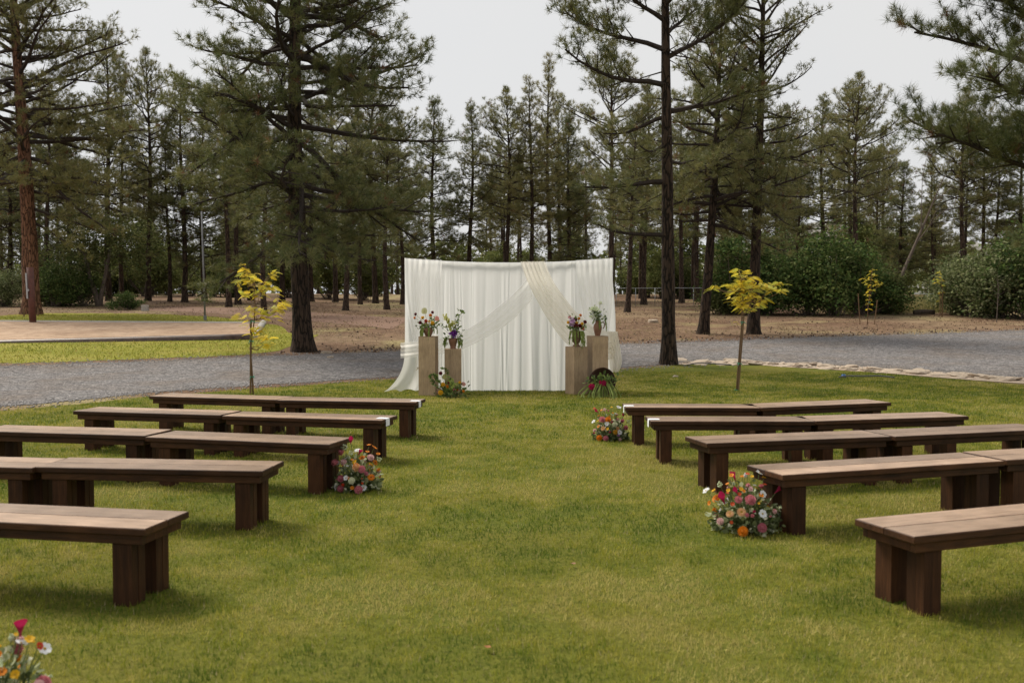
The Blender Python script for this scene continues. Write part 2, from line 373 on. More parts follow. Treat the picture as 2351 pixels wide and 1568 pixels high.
# ------------------------------------------------------------------ pines
def rotz(v, a): c, s = math.cos(a), math.sin(a); return np.array([v[0] * c - v[1] * s, v[0] * s + v[1] * c, v[2]])
def pine(name, seed, H, r0, cb, prof, nl, lean=(0, 0), explicit=(), bark=None, dens=1.0, tuft=.18, nn=14, wid=.014,
         stubs=6, e_low=-12, e_top=45, wob=.06, sides=12, limb_r=.02, tint=(0, .5), sec=3.2, skip=.0, fine=1.0):
    rg = np.random.default_rng(seed)
    n = 18; hs = np.linspace(0, H, n); ph = rg.random(4) * 6
    def axis(h):
        t = h / H
        return np.array([lean[0] * h + wob * H * .12 * (math.sin(2.3 * t * 2 + ph[0]) - math.sin(ph[0])), lean[1] * h + wob * H * .12 * (math.sin(2.9 * t * 2 + ph[1]) - math.sin(ph[1])), h])
    def rad(h): t = min(1, max(0, h / H)); return r0 * ((1 - t) ** .75 * .93 + .025) + r0 * .38 * math.exp(-max(h, 0) / .35)
    ta = Acc(); hh = np.concatenate([[-.25, 0, .15, .35, .7], np.linspace(1.1, H, n)])
    ta.tube([axis(h) for h in hh], [rad(h) for h in hh], sides, None, True, .12, rg)
    la = Acc(); TP = []; TD = []
    L = list(explicit)
    for i in range(nl):
        u = (i + rg.random() * .8) / nl; h = cb + (H - cb) * (u ** .92) * .985
        if rg.random() < skip: continue
        ln = prof(u) * (.62 + .6 * rg.random()); e = e_low + (e_top - e_low) * u + rg.normal() * 15
        L.append((h, i * 2.4 + rg.random() * 1.3, max(ln, .25), e, 1.0))
    for (h, az, ln, e, dm) in L:
        k = 7; p = axis(h); pts = [p]; a = az; el = math.radians(e); st = ln / (k - 1)
        up = math.radians(rg.uniform(4, 26)) / k; ds = rg.normal() * .1
        for j in range(k - 1):
            a += rg.normal() * .16; el += up * (1 if j > 1 else -1.2) + rg.normal() * .09
            p = p + st * np.array([math.cos(a) * math.cos(el), math.sin(a) * math.cos(el), math.sin(el)]); pts.append(p)
        pts = np.array(pts); lr = min(limb_r * (ln ** .75) + .006, rad(h) * .62)
        la.tube(pts, lr * np.linspace(1, .22, k) + .003, 5 if ln > 1 else 4, None, False)
        ns = max(3, int(sec * ln * dens * dm) + 2); sgn = 1
        for q in range(ns):
            s = .22 + .78 * (q + rg.random() * .7) / ns
            if s > 1: s = 1
            x = s * (k - 1); j = min(k - 2, int(x)); b = pts[j] + (pts[j + 1] - pts[j]) * (x - j)
            d = pts[j + 1] - pts[j]; d = d / np.linalg.norm(d); sgn = -sgn
            d = rotz(d, sgn * rg.uniform(.45, 1.15)) if s < .97 else d; d[2] += rg.uniform(-.45, .75); d /= np.linalg.norm(d)
            sl_ = min(1.3, max(.22, ln * (.16 + .3 * (1 - s)) * rg.uniform(.7, 1.3)))
            m1 = b + d * sl_ * .5 + rg.normal(size=3) * .05 * sl_; d2 = d + np.array([0, 0, rg.uniform(.05, .5)]) + rg.normal(size=3) * .15; d2 /= np.linalg.norm(d2)
            e1 = m1 + d2 * sl_ * .5
            la.tube([b, m1, e1], [lr * .3 + .004, .007, .004], 3, None, False)
            nt_ = max(2, int(sl_ / (tuft * .62) * fine))
            for z in range(nt_):
                f = .25 + .75 * (z + 1) / nt_; c0 = b + (m1 - b) * f * 2 if f < .5 else m1 + (e1 - m1) * (f - .5) * 2
                off = rg.normal(size=3); off[2] = abs(off[2]) * .9 - .15; off *= tuft * 1.15 / (np.linalg.norm(off) + .3)
                dd = d2 * .7 + off / tuft * .8 + np.array([0, 0, .35]); dd /= np.linalg.norm(dd)
                if z == nt_ - 1: off *= .2
                TP.append(c0 + off); TD.append(dd)
    for i in range(stubs):
        h = rg.uniform(cb * .45, cb * 1.1); a = rg.random() * 6.3; ln = rg.uniform(.3, 1.2); p = axis(h)
        d = np.array([math.cos(a), math.sin(a), rg.uniform(-.5, .1)])
        la.tube([p, p + d * ln * .6, p + d * ln + np.array([0, 0, -.1 * ln])], [.02, .013, .004], 4, None, False)
    TP = np.array(TP); TD = np.array(TD); T = len(TP)
    R = rg.normal(size=(T, nn, 3)); R /= np.linalg.norm(R, axis=2)[..., None]
    D = TD[:, None, :] * .75 + R; D /= np.linalg.norm(D, axis=2)[..., None]
    ts = tuft * (.75 + .5 * rg.random((T, 1, 1))); ln = ts * (.7 + .5 * rg.random((T, nn, 1)))
    B = TP[:, None, :] + TD[:, None, :] * ts * (rg.random((T, nn, 1)) * .6 - .35)
    S = np.cross(D, rg.normal(size=(T, nn, 3))); S /= np.linalg.norm(S, axis=2)[..., None] + 1e-9
    V = np.stack([B - S * wid * .5, B + S * wid * .5, B + D * ln + np.array([0, 0, -.04]) * ln], 2).reshape(-1, 3)
    F_ = np.arange(len(V)).reshape(-1, 3)
    pal = np.array([(.095, .118, .04), (.175, .175, .06), (.26, .235, .088), (.33, .26, .105)])
    x = np.clip(tint[0] + tint[1] * rg.random(T) + .12 * rg.normal(size=T), 0, 1) * 2.2
    c = np.stack([np.interp(x, np.arange(4), pal[:, j]) for j in range(3)], 1)
    c[rg.random(T) < .02] = (.17, .085, .04)
    C = np.repeat(c, nn * 3, 0) * (.85 + .3 * rg.random((len(V), 1)))
    return (ta.build(name + '_trunk', bark or M_BARK, True), la.build(name + '_branches', M_LIMB), mesh(name + '_crown', V, F_, M_NEEDLE, False, C))
NT = 0
def plant(ms, X, Y, rz, label, group=None, s=1.0, name='pine_tree', cat='tree', parts=('trunk', 'branches', 'crown'), sz=None):
    t = thing(name, label, cat, (X, Y, gz(X, Y)), rz, group, (s, s, sz or s))
    for m, n in zip(ms, parts):
        if m is not None: obj(n, m, t)
    return t
def cone(r, lo=.75, pw=.8): return lambda u: r * (lo + (1 - lo) * min(1, u * 4)) * max(.06, (1 - u)) ** pw
# tree with the lamp
P1 = at(697, 807)
T1 = pine('lamp_pine', 1, 17.5, .285, 3.0, lambda u: 3.9 * (.86 + .2 * math.sin(u * 3.0)) * (1 - u ** 2.2) ** .8 + .2, 125, lean=(-.004, 0), dens=1.0, tuft=.2, nn=26, wid=.0135, e_low=-16, e_top=48, limb_r=.027, sides=18, tint=(.02, .5), fine=1.1)
plant(T1, *P1, .4, 'broad dark pine with a floodlight on its trunk, rooted at the gravel road edge')
P2 = at(1535, 837)
d2r = math.radians
EX2 = [(6.2, .25, 2.6, 14, 1.2), (7.5, .1, 2.4, 32, 1.2), (7.7, PI - .15, 3.0, 24, 1.3), (6.85, PI + .1, 2.9, 4, .7), (6.1, PI - .4, 1.6, -4, .5), (4.5, PI + .12, 2.2, 2, .7), (3.2, PI + .2, 1.8, 2, .45), (9.2, PI, 2.4, 18, 1.2), (9.2, .2, 1.5, 10, 1.1), (8.4, PI + .5, 2.2, 20, 1.3), (8.0, 1.2, 1.9, 25, 1), (8.8, -1.2, 1.9, 22, 1), (10, 2.2, 2, 28, 1.2), (10.4, .9, 2, 28, 1.2), (5.4, PI + .3, 1.2, -8, .3), (5.0, .3, 1.0, 5, .3)]
T2 = pine('tall_pine', 2, 15.5, .185, 9.4, lambda u: 2.3 * (1 - u * .7), 34, lean=(-.009, 0), explicit=EX2, dens=2.0, tuft=.18, nn=30, wid=.0115, stubs=16, e_low=8, e_top=50, limb_r=.036, sides=18, tint=(.05, .5), wob=.02, fine=1.2)
plant(T2, *P2, 0, 'slender straight pine with few crooked limbs standing at the lawn edge beside the backdrop')
P3 = at(72, 722)
EX3 = [(5.2, -.2, 3.6, -14, 1.6), (6.0, .3, 4.4, -10, 1.6), (6.8, -.35, 4.8, -8, 1.6), (7.6, .15, 5.0, -4, 1.6), (8.6, -.1, 4.6, 0, 1.6), (9.6, .3, 4.8, 6, 1.5), (10.8, 0, 4.6, 10, 1.5), (12.2, .2, 4.8, 14, 1.4), (4.6, .1, 3.0, -16, 1.5)]
T3 = pine('red_pine', 3, 21, .42, 6.2, lambda u: 4.7 * (1 - u ** 2.0) ** .7 + .3, 110, lean=(-.022, 0), explicit=EX3, dens=.9, tuft=.22, nn=16, wid=.021, e_low=-6, e_top=45, limb_r=.03, sides=18, bark=M_REDBARK, tint=(.3, .6), wob=.05, sec=3.0)
plant(T3, *P3, .2, 'old pine with thick reddish bark behind the volleyball post')
P7, P8 = at(1615, 767), at(1730, 767)
T7 = pine('leaning_pine', 4, 11.8, .19, 3.8, lambda u: 2.7 * (1 - u ** 2.2) ** .8 + .2, 85, lean=(.05, 0), dens=1.15, tuft=.19, nn=20, wid=.0155, e_low=-6, limb_r=.028, sides=14, tint=(.15, .6), wob=.03)
plant(T7, *P7, .0, 'leaning pine with bushy crown across the gravel road')
T8 = pine('bare_topped_pine', 5, 14.8, .215, 4.2, lambda u: 2.6 * (1 - u * .35), 74, lean=(.012, 0), dens=.9, tuft=.17, nn=12, wid=.018, e_low=-4, e_top=52, limb_r=.024, sides=14, tint=(.2, .6), wob=.03)
plant(T8, *P8, .0, 'tall pine with thin see-through top across the gravel road')
EXR = [(3.9, PI + .05, 3.6, 10, 1.3), (4.6, PI - .1, 3.9, 14, 1.3), (5.3, PI + .2, 4.0, 12, 1.3), (6.1, PI, 4.3, 18, 1.3), (6.6, PI + .35, 4.2, 16, 1.3), (7.2, PI - .2, 4.4, 20, 1.3), (7.8, PI + .1, 4.3, 20, 1.3), (5.7, PI - .45, 3.9, 14, 1.3), (8.4, PI + .3, 4, 22, 1.2), (8.8, PI - .15, 4, 22, 1.2), (4.2, PI + .5, 3.4, 5, 1.1)]
TR = pine('overhanging_pine', 6, 15, .27, 4.2, lambda u: 3.6 * (1 - u ** 2) ** .8 + .2, 22, explicit=EXR, dens=1.25, tuft=.19, nn=46, wid=.008, limb_r=.026, sides=14, tint=(0, .42), fine=1.25)
plant(TR, 11.6, 19.2, 0, 'near pine whose dark limbs hang over the gravel road bend')
# wood behind: prototypes
PA = pine('cone_pine', 21, 15, .20, 4.4, cone(2.9, .8, .85), 105, dens=1.0, tuft=.24, nn=24, wid=.0165, sec=2.6, e_low=-12, e_top=50, sides=10, bark=M_MIDBARK, tint=(.12, .55), stubs=10)
PB = pine('open_pine', 22, 15, .19, 5.2, lambda u: 2.5 * (.5 + .9 * math.sin(min(1, u * 1.15) * PI * .86)) * (1 - u ** 4), 70, dens=.95, tuft=.24, nn=24, wid=.0165, sec=2.6, e_low=8, e_top=58, sides=10, bark=M_MIDBARK, tint=(.28, .6), stubs=14)
PC_ = pine('slim_pine', 23, 14, .15, 3.6, cone(2.1, .8, .7), 85, dens=1.05, tuft=.24, nn=24, wid=.0165, sec=2.6, e_low=-8, sides=10, bark=M_MIDBARK, tint=(.25, .55), stubs=12)
PD = pine('dense_pine', 24, 13.5, .19, 2.6, cone(3.1, .75, .8), 115, dens=1.0, tuft=.25, nn=24, wid=.0165, sec=2.6, e_low=-12, e_top=45, sides=10, bark=M_MIDBARK, tint=(.08, .5), stubs=6)
PE = pine('high_crown_pine', 25, 16, .20, 7.0, lambda u: 2.4 * (.6 + .7 * math.sin(u * PI)) * (1 - u ** 3), 70, dens=1.0, tuft=.25, nn=24, wid=.0165, sec=2.6, e_low=-4, e_top=50, sides=10, bark=M_MIDBARK, tint=(.15, .5), stubs=18)
PF = pine('rusty_pine', 26, 15.5, .18, 4.5, cone(2.5, .75, .75), 80, dens=.95, tuft=.24, nn=24, wid=.0165, sec=2.6, e_low=-2, e_top=55, sides=10, bark=M_MIDBARK, tint=(.6, .5), stubs=12)
HP = {'A': (PA, 15), 'B': (PB, 15), 'C': (PC_, 14), 'D': (PD, 13.5), 'E': (PE, 16), 'F': (PF, 15.5)}
MID = [(250, 692, 122, 'A', 0), (280, 690, 168, 'C', 0), (340, 691, 158, 'B', 0), (424, 694, 205, 'A', 0), (525, 705, 240, 'E', 0), (547, 700, 190, 'E', 0), (607, 722, 330, 'E', 0), (648, 693, 220, 'A', 0),
       (770, 694, 190, 'E', 0), (793, 713, 300, 'E', .035), (827, 699, 250, 'C', 0), (888, 711, 295, 'E', 0), (924, 699, 262, 'C', 0), (862, 697, 180, 'B', 0),
       (1000, 694, 232, 'D', 0), (1078, 694, 245, 'A', 0), (1160, 697, 210, 'B', 0), (1217, 699, 188, 'F', 0), (1262, 695, 140, 'F', 0), (1308, 693, 270, 'D', 0), (1400, 703, 105, 'B', 0), (1440, 717, 300, 'E', .06),
       (1478, 700, 200, 'A', 0), (1565, 696, 250, 'E', 0), (1600, 693, 180, 'A', 0), (1828, 697, 330, 'C', 0), (1888, 697, 248, 'A', 0), (1968, 700, 205, 'B', 0), (2212, 694, 252, 'B', 0), (2258, 692, 330, 'E', 0), (2282, 692, 340, 'C', 0), (2335, 694, 320, 'A', 0),
       (20, 698, 330, 'D', 0), (112, 700, 260, 'E', 0), (160, 697, 300, 'D', 0), (390, 693, 300, 'C', 0), (470, 692, 260, 'D', 0), (1690, 692, 210, 'D', 0), (1780, 692, 300, 'A', 0), (2070, 690, 400, 'D', 0), (2140, 691, 380, 'C', 0), (715, 693, 240, 'A', 0), (575, 690, 230, 'D', 0)]
KIND = {'A': 'full conical pine', 'B': 'open round-topped pine', 'C': 'slim pine', 'D': 'dense low-skirted pine', 'E': 'bare-trunked high pine', 'F': 'rusty olive pine'}
def zone(x):
    if x < 200: return 'rising behind the old red-barked pine'
    if x < 480: return 'in the wood beyond the sand pit'
    if x < 700: return 'in the wood behind the pine with the floodlight'
    if x < 940: return 'in the wood beyond the dirt track, beside the backdrop'
    if x < 1420: return 'rising behind the white backdrop'
    if x < 1660: return 'between the straight lawn-edge pine and the leaning pine'
    if x < 1850: return 'behind the thin-topped pine across the road'
    return 'standing behind the oak thicket beyond the road'
rgm = np.random.default_rng(5)
for (bx, by, ty, k, ln) in MID:
    X, Y = at(bx, by); Hh = (by - ty) / FPX * math.hypot(X, Y); s = Hh / HP[k][1]
    t = plant(HP[k][0], X, Y, rgm.random() * 6.3, KIND[k] + ' ' + zone(bx), KIND[k] + 's ' + zone(bx), min(1.25, max(.62, .5 * s + .5)), sz=s)
    if ln: t.rotation_euler = (0, ln, 0)
ks = 'AEBCEEBCF'; placed = []
for i in range(800):
    Y = rgm.uniform(68, 112) if i % 3 else rgm.uniform(108, 140); X = rgm.uniform(-.58, .58) * Y
    if any((X - a) ** 2 + (Y - b) ** 2 < 9 for a, b in placed): continue
    placed.append((X, Y))
    if len(placed) > 84: break
    k = ks[i % 9]; s = rgm.uniform(.72, 1.02)
    if X / Y > .38: s *= .72
    plant(HP[k][0], X, Y, rgm.random() * 6.3, KIND[k] + ' far back, ' + zone(1175 + X / Y * FPX), KIND[k] + 's far back, ' + zone(1175 + X / Y * FPX), s)

# ------------------------------------------------------------------ broadleaf shrubs and oaks
def leaves(rg, P, size, pal, flat=.3):
    n = len(P); d = rg.normal(size=(n, 3)); d[:, 2] *= .6; d /= np.linalg.norm(d, axis=1)[:, None]
    nn_ = rg.normal(size=(n, 3)) + np.array([0, 0, .8]); s = np.cross(d, nn_); s /= np.linalg.norm(s, axis=1)[:, None] + 1e-9
    L = size * (.6 + .8 * rg.random((n, 1))); W = L * .32; up = np.cross(s, d)
    V = np.stack([P, P + d * L * .5 + s * W + up * W * flat, P + d * L, P + d * L * .5 - s * W + up * W * flat], 1).reshape(-1, 3)
    c = pal[rg.integers(0, len(pal), n)] * (.75 + .5 * rg.random((n, 1))) * (.55 + .9 * vnoise(P[:, 0] * 1.5 + P[:, 2] * 1.9, P[:, 1] * 1.5 + P[:, 2])[:, None])
    return V, np.arange(len(V)).reshape(-1, 4), np.repeat(c, 4, 0)
def shrub(name, seed, W, H, nc, nl, size, pal, stems=7, low=.1, spread=.22, trunk_r=.05, bark=None):
    rg = np.random.default_rng(seed); ta = Acc(); P = []; lob = [(rg.uniform(-.75, .75) * W, rg.uniform(-.6, .6) * W, rg.uniform(.35, .62), rg.uniform(.5, 1.12)) for _ in range(6)]; lob[0] = (0, 0, .6, 1.1)
    for i in range(nc):
        lb_ = lob[i % 6]
        while True:
            q = rg.uniform(-1, 1, 3)
            r = np.linalg.norm(q)
            if .35 < r < 1: break
        c = np.array([q[0] * W, q[1] * W, H * (low + (1 - low) * (.5 + .5 * q[2]))])
        c[:2] *= (.7 + .5 * rg.random()) * (1.1 - .35 * q[2]); c[2] *= .72 + .5 * float(vnoise(c[0] * .9 / W + seed, c[1] * .9 / W + 4)); c[2] += .12 * H * math.sin(c[0] * 5 / W + seed)
        c = np.array([c[0] * lb_[2] + lb_[0], c[1] * lb_[2] + lb_[1], c[2] * lb_[3]]); c[2] = max(c[2], .15)
        k = int(nl * rg.uniform(.5, 1.5)); s = spread * rg.uniform(.6, 1.4)
        P.append(c + rg.normal(size=(k, 3)) * np.array([1, 1, .65]) * s)
        if i < stems * 5:
            b = np.array([rg.normal() * W * .12, rg.normal() * W * .12, -.1]); m = b * .5 + c * .5 + rg.normal(size=3) * .1 * W; m[2] = c[2] * .45
            ta.tube([b, m, c], [trunk_r * (1 if i < stems else .4), trunk_r * (.6 if i < stems else .25), .006], 5, None, False)
    V, F_, C = leaves(rg, np.concatenate(P), size, pal)
    return (ta.build(name + '_stems', bark or M_GREYBARK), None, mesh(name + '_leaves', V, F_, M_LEAF, False, C))
GP = np.array([(.05, .09, .026), (.075, .12, .032), (.10, .15, .04), (.13, .15, .05)]); OP = np.array([(.10, .125, .035), (.145, .165, .05), (.19, .20, .07)]); SP = np.array([(.12, .15, .06), (.18, .20, .09), (.25, .26, .14), (.09, .115, .04)]); DP = np.array([(.06, .075, .025), (.085, .10, .032), (.11, .112, .042)])
SA = shrub('thicket_oak', 41, 1.8, 3.9, 85, 85, .15, GP, low=.22, spread=.36)
SG = shrub('thicket_oak_young', 46, 1.5, 3.0, 75, 85, .14, np.array([(.05, .085, .022), (.075, .115, .03), (.14, .17, .055)]), low=.2, spread=.34)
SB = shrub('silvery_shrub', 42, 1.7, 3.1, 85, 85, .13, SP, 6, spread=.32)
SD = shrub('wood_oak', 43, 2.1, 4.4, 120, 75, .17, OP, 6, .3, .33)
SE = shrub('dark_shrub', 44, 1.6, 2.4, 90, 80, .15, DP, 6, .05, .3)
SL = shrub('low_bush', 45, .75, .95, 60, 60, .08, GP, 6, .1, .14, .02)
PN = ('stem', 'branches', 'crown')
for i, (bx, by, s, k, lb) in enumerate([(1700, 722, .95, SA, 'dark green oak shrub behind the thin-topped pine'), (1760, 722, 1.05, SG, 'dark green oak shrub next to the slim pine beyond the road'), (1855, 724, .92, SA, 'tall leafy green oak clump behind the far staked sapling'), (1915, 724, 1.1, SG, 'broad leafy green oak clump behind the far staked sapling'),
        (1975, 722, .85, SA, 'rounded oak shrub beneath the leaning dead snag'), (2030, 718, .95, SE, 'dark twiggy shrub beside the tall dry grass'), (1655, 720, .8, SE, 'dark shrub behind the leaning pine'),
        (2235, 727, 1.05, SB, 'silvery green shrub beside the tall dry grass'), (2305, 730, 1.1, SB, 'silvery green shrub behind the bare sapling'), (2362, 733, 1.15, SA, 'green shrub at the end of the chain link fence'), (2195, 722, .8, SB, 'small silvery shrub in front of the chain link fence'),
        (10, 704, .75, SB, 'pale green bushy oak beside the old red-barked pine'), (150, 702, .85, SE, 'dark shrub under the forked oak'), (125, 704, .75, SG, 'small green oak right behind the volleyball post'), (190, 703, .75, SG, 'green oak sprouts at the foot of the forked oak')]):
    X, Y = at(bx, by); plant(k, X, Y, i * 1.7, lb, None, s, 'shrub', 'shrub', PN)
X, Y = at(292, 712); plant(SL, X, Y, 0, 'low round green bush beside the dirt track', None, 1, 'low_bush', 'bush', PN)
rgu = np.random.default_rng(8)
for i in range(66):
    Y = rgu.uniform(72, 100) if i % 4 else rgu.uniform(100, 135); X = rgu.uniform(-.58, .58) * Y
    k, lb = ((SD, 'loose light green oak'), (SE, 'dark low understory shrub'))[1 if i % 3 == 2 else 0]
    zn = zone(1175 + X / Y * FPX); plant(k, X, Y, i * 2.1, lb + ' ' + zn, lb + ' ' + zn, rgu.uniform(.8, 1.35), 'shrub' if i % 3 == 2 else 'oak_tree', 'shrub' if i % 3 == 2 else 'tree', PN)
# forked oak left, dead snag right
rg = np.random.default_rng(77); X, Y = at(225, 703); t = thing('oak_tree', 'forked oak with two pale bare trunks beyond the sand pit lawn', 'tree', (X, Y, gz(X, Y)))
a = Acc(); a.tube([(.1, 0, -.2), (-.1, 0, .6), (-.45, 0, 1.6), (-.75, .1, 3.2)], [.2, .17, .14, .1], 8, None, True, .1, rg); a.tube([(.12, 0, -.2), (.2, 0, .7), (.42, .1, 1.8), (.7, .2, 3.4)], [.15, .13, .11, .08], 8, None, True, .1, rg)
obj('trunk', a.build('forked_trunk', M_GREYBARK, True), t)
V, F_, C = leaves(rg, np.concatenate([rg.normal(size=(90, 3)) * .4 + np.array([rg.normal() * 1.3, rg.normal() * 1.1, 3.6 + rg.normal() * .8]) for i in range(60)]), .16, DP); obj('crown', mesh('forked_crown', V, F_, M_LEAF, False, C), t)
X, Y = at(2050, 712); t = thing('dead_snag', 'leaning bare dead snag above the oak thicket', 'tree', (X, Y, gz(X, Y)))
a = Acc(); a.tube([(-.3, 0, -.2), (.6, 0, 2.2), (1.4, 0, 4.1), (2.0, 0, 5.6), (2.6, 0, 7.0)], [.11, .085, .065, .04, .015], 7, None, True, .1, rg); obj('trunk', a.build('snag', M_DEAD), t)
a = Acc()
for (p, q, r) in [((.6, 0, 2.2), (1.9, .3, 4.3), .07), ((1.9, .3, 4.3), (3.2, .3, 5.4), .05), ((1.4, 0, 4.1), (1.5, .2, 6.8), .05), ((1.5, .2, 6.8), (1.9, .2, 8.4), .025), ((2, 0, 5.6), (3.1, .2, 6.4), .03), ((1.9, .3, 4.3), (2.6, .2, 6.2), .03), ((3.2, .3, 5.4), (3.5, .3, 6.9), .02)]:
    p, q = np.array(p), np.array(q); r *= .6; a.tube([p, (p + q) / 2 + rg.normal(size=3) * .12, q], [r, r * .8, r * .4], 5, None, False, .1, rg)
obj('branches', a.build('snag_branches', M_DEAD), t)

# ------------------------------------------------------------------ yellow staked saplings
def sapling(label, base_px, path, clumps, stakes, ppm, o, ties, dens=1.0, seed=1, name='locust_sapling'):
    rg = np.random.default_rng(seed); X, Y = at(*base_px); t = thing(name, label, 'sapling', (X, Y, gz(X, Y)))
    cv = lambda p: np.array([(p[0] - o[0]) / ppm, 0, (o[1] - p[1]) / ppm])
    P = [cv(p) + np.array([0, rg.normal() * .02, 0]) for p in path]; P[0][2] = -.05
    a = Acc(); a.tube(P, np.linspace(.017, .006, len(P)), 7, None, True, .15, rg); obj('trunk', a.build('sapling_trunk', M_STAKE, True), t)
    br = Acc(); VV = []; CC = []; PP = np.array(P)
    pal = np.array([(.72, .56, .05), (.76, .57, .06), (.62, .54, .07), (.50, .50, .08)])
    for (cx, cy, sz) in clumps:
        c = cv((cx, cy)); c[1] = rg.uniform(-.22, .22)
        j = np.argmin(np.abs(PP[:, 2] - (c[2] - .16)) + .2 * np.abs(PP[:, 0] - c[0])); b = PP[max(1, j)]
        m = (b + c) / 2 + np.array([0, 0, -.06]); br.tube([b, m, c], [.007, .005, .003], 4, None, False)
        for k in range(max(2, int(5 * sz * dens))):
            p = c + rg.normal(size=3) * np.array([.04, .05, .03]) * sz; az = rg.random() * 6.3; ln = rg.uniform(.11, .2)
            d = np.array([math.cos(az), math.sin(az), rg.uniform(-.2, .35)]); ro = rg.uniform(-1.1, 1.1); sd_ = np.array([-math.sin(az) * math.cos(ro), math.cos(az) * math.cos(ro), math.sin(ro)])
            col = pal[rg.integers(0, 4)] * rg.uniform(.85, 1.15)
            for q in range(9):
                f = (q + .5) / 9; x = p + d * ln * f + np.array([0, 0, -.35 * ln * f * f]); w_ = .040 * math.sin(PI * (.18 + .75 * f)) * rg.uniform(.8, 1.2)
                for s in (-1, 1):
                    e = x + sd_ * s * w_ + d * .012 + np.array([0, 0, -.006]); h = d * .0068
                    VV.append([x - h, e - h * .5, e + h, x + h]); CC += [col] * 4
    obj('branches', br.build('sapling_branches', M_STAKE), t)
    VV = np.array(VV).reshape(-1, 3); obj('crown', mesh('sapling_crown', VV, np.arange(len(VV)).reshape(-1, 4), M_YELLOW, False, np.array(CC)), t)
    for (x0, x1, h, dy) in stakes:
        a = Acc(); a.tube([(x0, dy, -.1), (x1, dy, h)], [.018, .018], 6); sk = obj('stake', a.build('stake', M_STAKE), t)
    for (x, z) in ties:
        a = Acc(); k = np.linspace(0, 2 * PI, 12); a.tube(np.stack([x + .038 * np.cos(k), -.015 + .05 * np.sin(k), z + .006 * np.sin(k * 2)], 1), .007, 5, None, False)
        a.tube([(x + .02, -.06, z), (x + .06, -.075, z - .03)], [.007, .004], 4); a.tube([(x - .01, -.06, z), (x - .035, -.075, z - .045)], [.007, .004], 4); obj('tie', a.build('tie', M_GREENTIE), sk)
    return t
S1 = [(185, 125, .7), (215, 160, .5), (245, 190, .9), (280, 215, .8), (180, 230, 1), (165, 265, 1), (205, 290, 1.5), (250, 325, 1.3), (290, 260, 1), (325, 275, .7), (330, 385, 1.2), (290, 410, 1.4), (380, 350, .7), (400, 300, .6), (440, 330, .9), (140, 425, 1.2), (200, 430, 1.4), (340, 430, 1.2), (455, 205, 1.2), (480, 220, 1), (530, 520, 2.2), (520, 580, 2.6), (570, 560, 1.8), (500, 620, 1.6), (250, 580, 1.3), (300, 600, 1.3), (350, 640, 1.6), (395, 660, 1.6), (110, 645, .9), (160, 670, 1.1), (200, 685, .8), (320, 810, 1.8), (360, 830, 1.6), (330, 890, 2), (390, 900, 1.6), (410, 960, 1.3), (370, 985, .8), (260, 760, .7)]
sapling('tall yellow-leaved sapling with one stake, between the road and the front bench row', (580, 906), [(266, 1510), (262, 1350), (246, 1180), (240, 1010), (268, 850), (285, 700), (292, 560), (286, 450), (300, 330), (240, 210), (190, 125)], S1, [(-.03, -.005, 1.36, -.04)], 597, (258, 1510), [(.0, .33), (-.01, .97), (.02, 1.33)], 1.0, 61)
S2 = [(380, 105, .7), (430, 125, 1), (500, 125, .9), (420, 175, 1.4), (460, 165, 1), (510, 210, 1.5), (550, 215, 1), (440, 240, 1.5), (400, 250, 1), (470, 270, 1.6), (530, 275, 1.5), (590, 280, 1.3), (350, 310, 1.2), (390, 340, 1.8), (340, 360, 1.3), (440, 340, 1.9), (500, 340, 1.8), (250, 295, .9), (130, 295, 1), (110, 310, .6), (640, 280, 1.2), (690, 270, 1.3), (740, 290, 1.2), (790, 315, 1.1), (850, 310, 1.3), (870, 340, .8), (850, 250, .9), (885, 250, .6), (360, 430, 1.5), (330, 435, .8), (420, 450, 1.6), (480, 420, 1.7), (540, 395, 1.6), (590, 410, 1.6), (650, 430, 1.5), (695, 430, 1.2), (620, 480, 1.4), (400, 500, 1), (480, 525, 1.3), (530, 530, 1.2), (390, 535, .8), (400, 695, .9), (570, 450, 1.3)]
sapling('yellow-leaved sapling tied to a leaning stake on the lawn beyond the stone edging side benches', (1692, 897), [(378, 1460), (385, 1290), (400, 1120), (412, 950), (425, 760), (432, 600), (440, 480), (430, 330), (415, 200), (400, 105)], S2, [(.01, .105, 1.4, -.035)], 599, (385, 1460), [(-.02, .02), (.03, .52), (.09, 1.29)], 1.0, 62)
S3 = [(1380, 365, 1.2), (1390, 390, 1.4), (1370, 420, 1.4), (1325, 412, 1.1), (1345, 440, 1.2), (1400, 430, 1.4), (1430, 452, 1.2), (1375, 455, 1.6), (1370, 490, 1.3), (1365, 520, 1.3), (1380, 545, 1), (1370, 570, .9), (1365, 600, .7)]
sapling('small yellow sapling between two stakes on bare dirt beyond the road', (1992, 745), [(1360, 695), (1362, 600), (1370, 500), (1378, 420), (1388, 352)], S3, [(-.3, -.4, 1.25, 0), (.3, .42, 1.0, .1)], 150, (1360, 695), [(.05, .9)], 1.0, 63)
S4 = [(1800, 385, 1.2), (1805, 410, 1.2), (1775, 432, 1.2), (1820, 430, 1.4), (1795, 445, 1), (1830, 460, 1), (1825, 505, .9), (1830, 535, .8), (1822, 560, .7)]
sapling('small yellow sapling among three close stakes near the tall dry grass', (2162, 728), [(1825, 662), (1826, 560), (1825, 480), (1805, 380)], S4, [(-.08, -.08, 1.2, 0), (.05, .06, 1.3, .05), (.0, 0, 1.0, -.08)], 136, (1825, 662), [], .9, 64)
X, Y = at(2288, 741); t = thing('bare_sapling', 'thin leafless young tree before the silvery shrubs', 'sapling', (X, Y, gz(X, Y)))
a = Acc(); a.tube([(0, 0, -.1), (.03, 0, .8), (.05, 0, 1.5), (.0, 0, 2.0)], [.02, .016, .01, .004], 6)
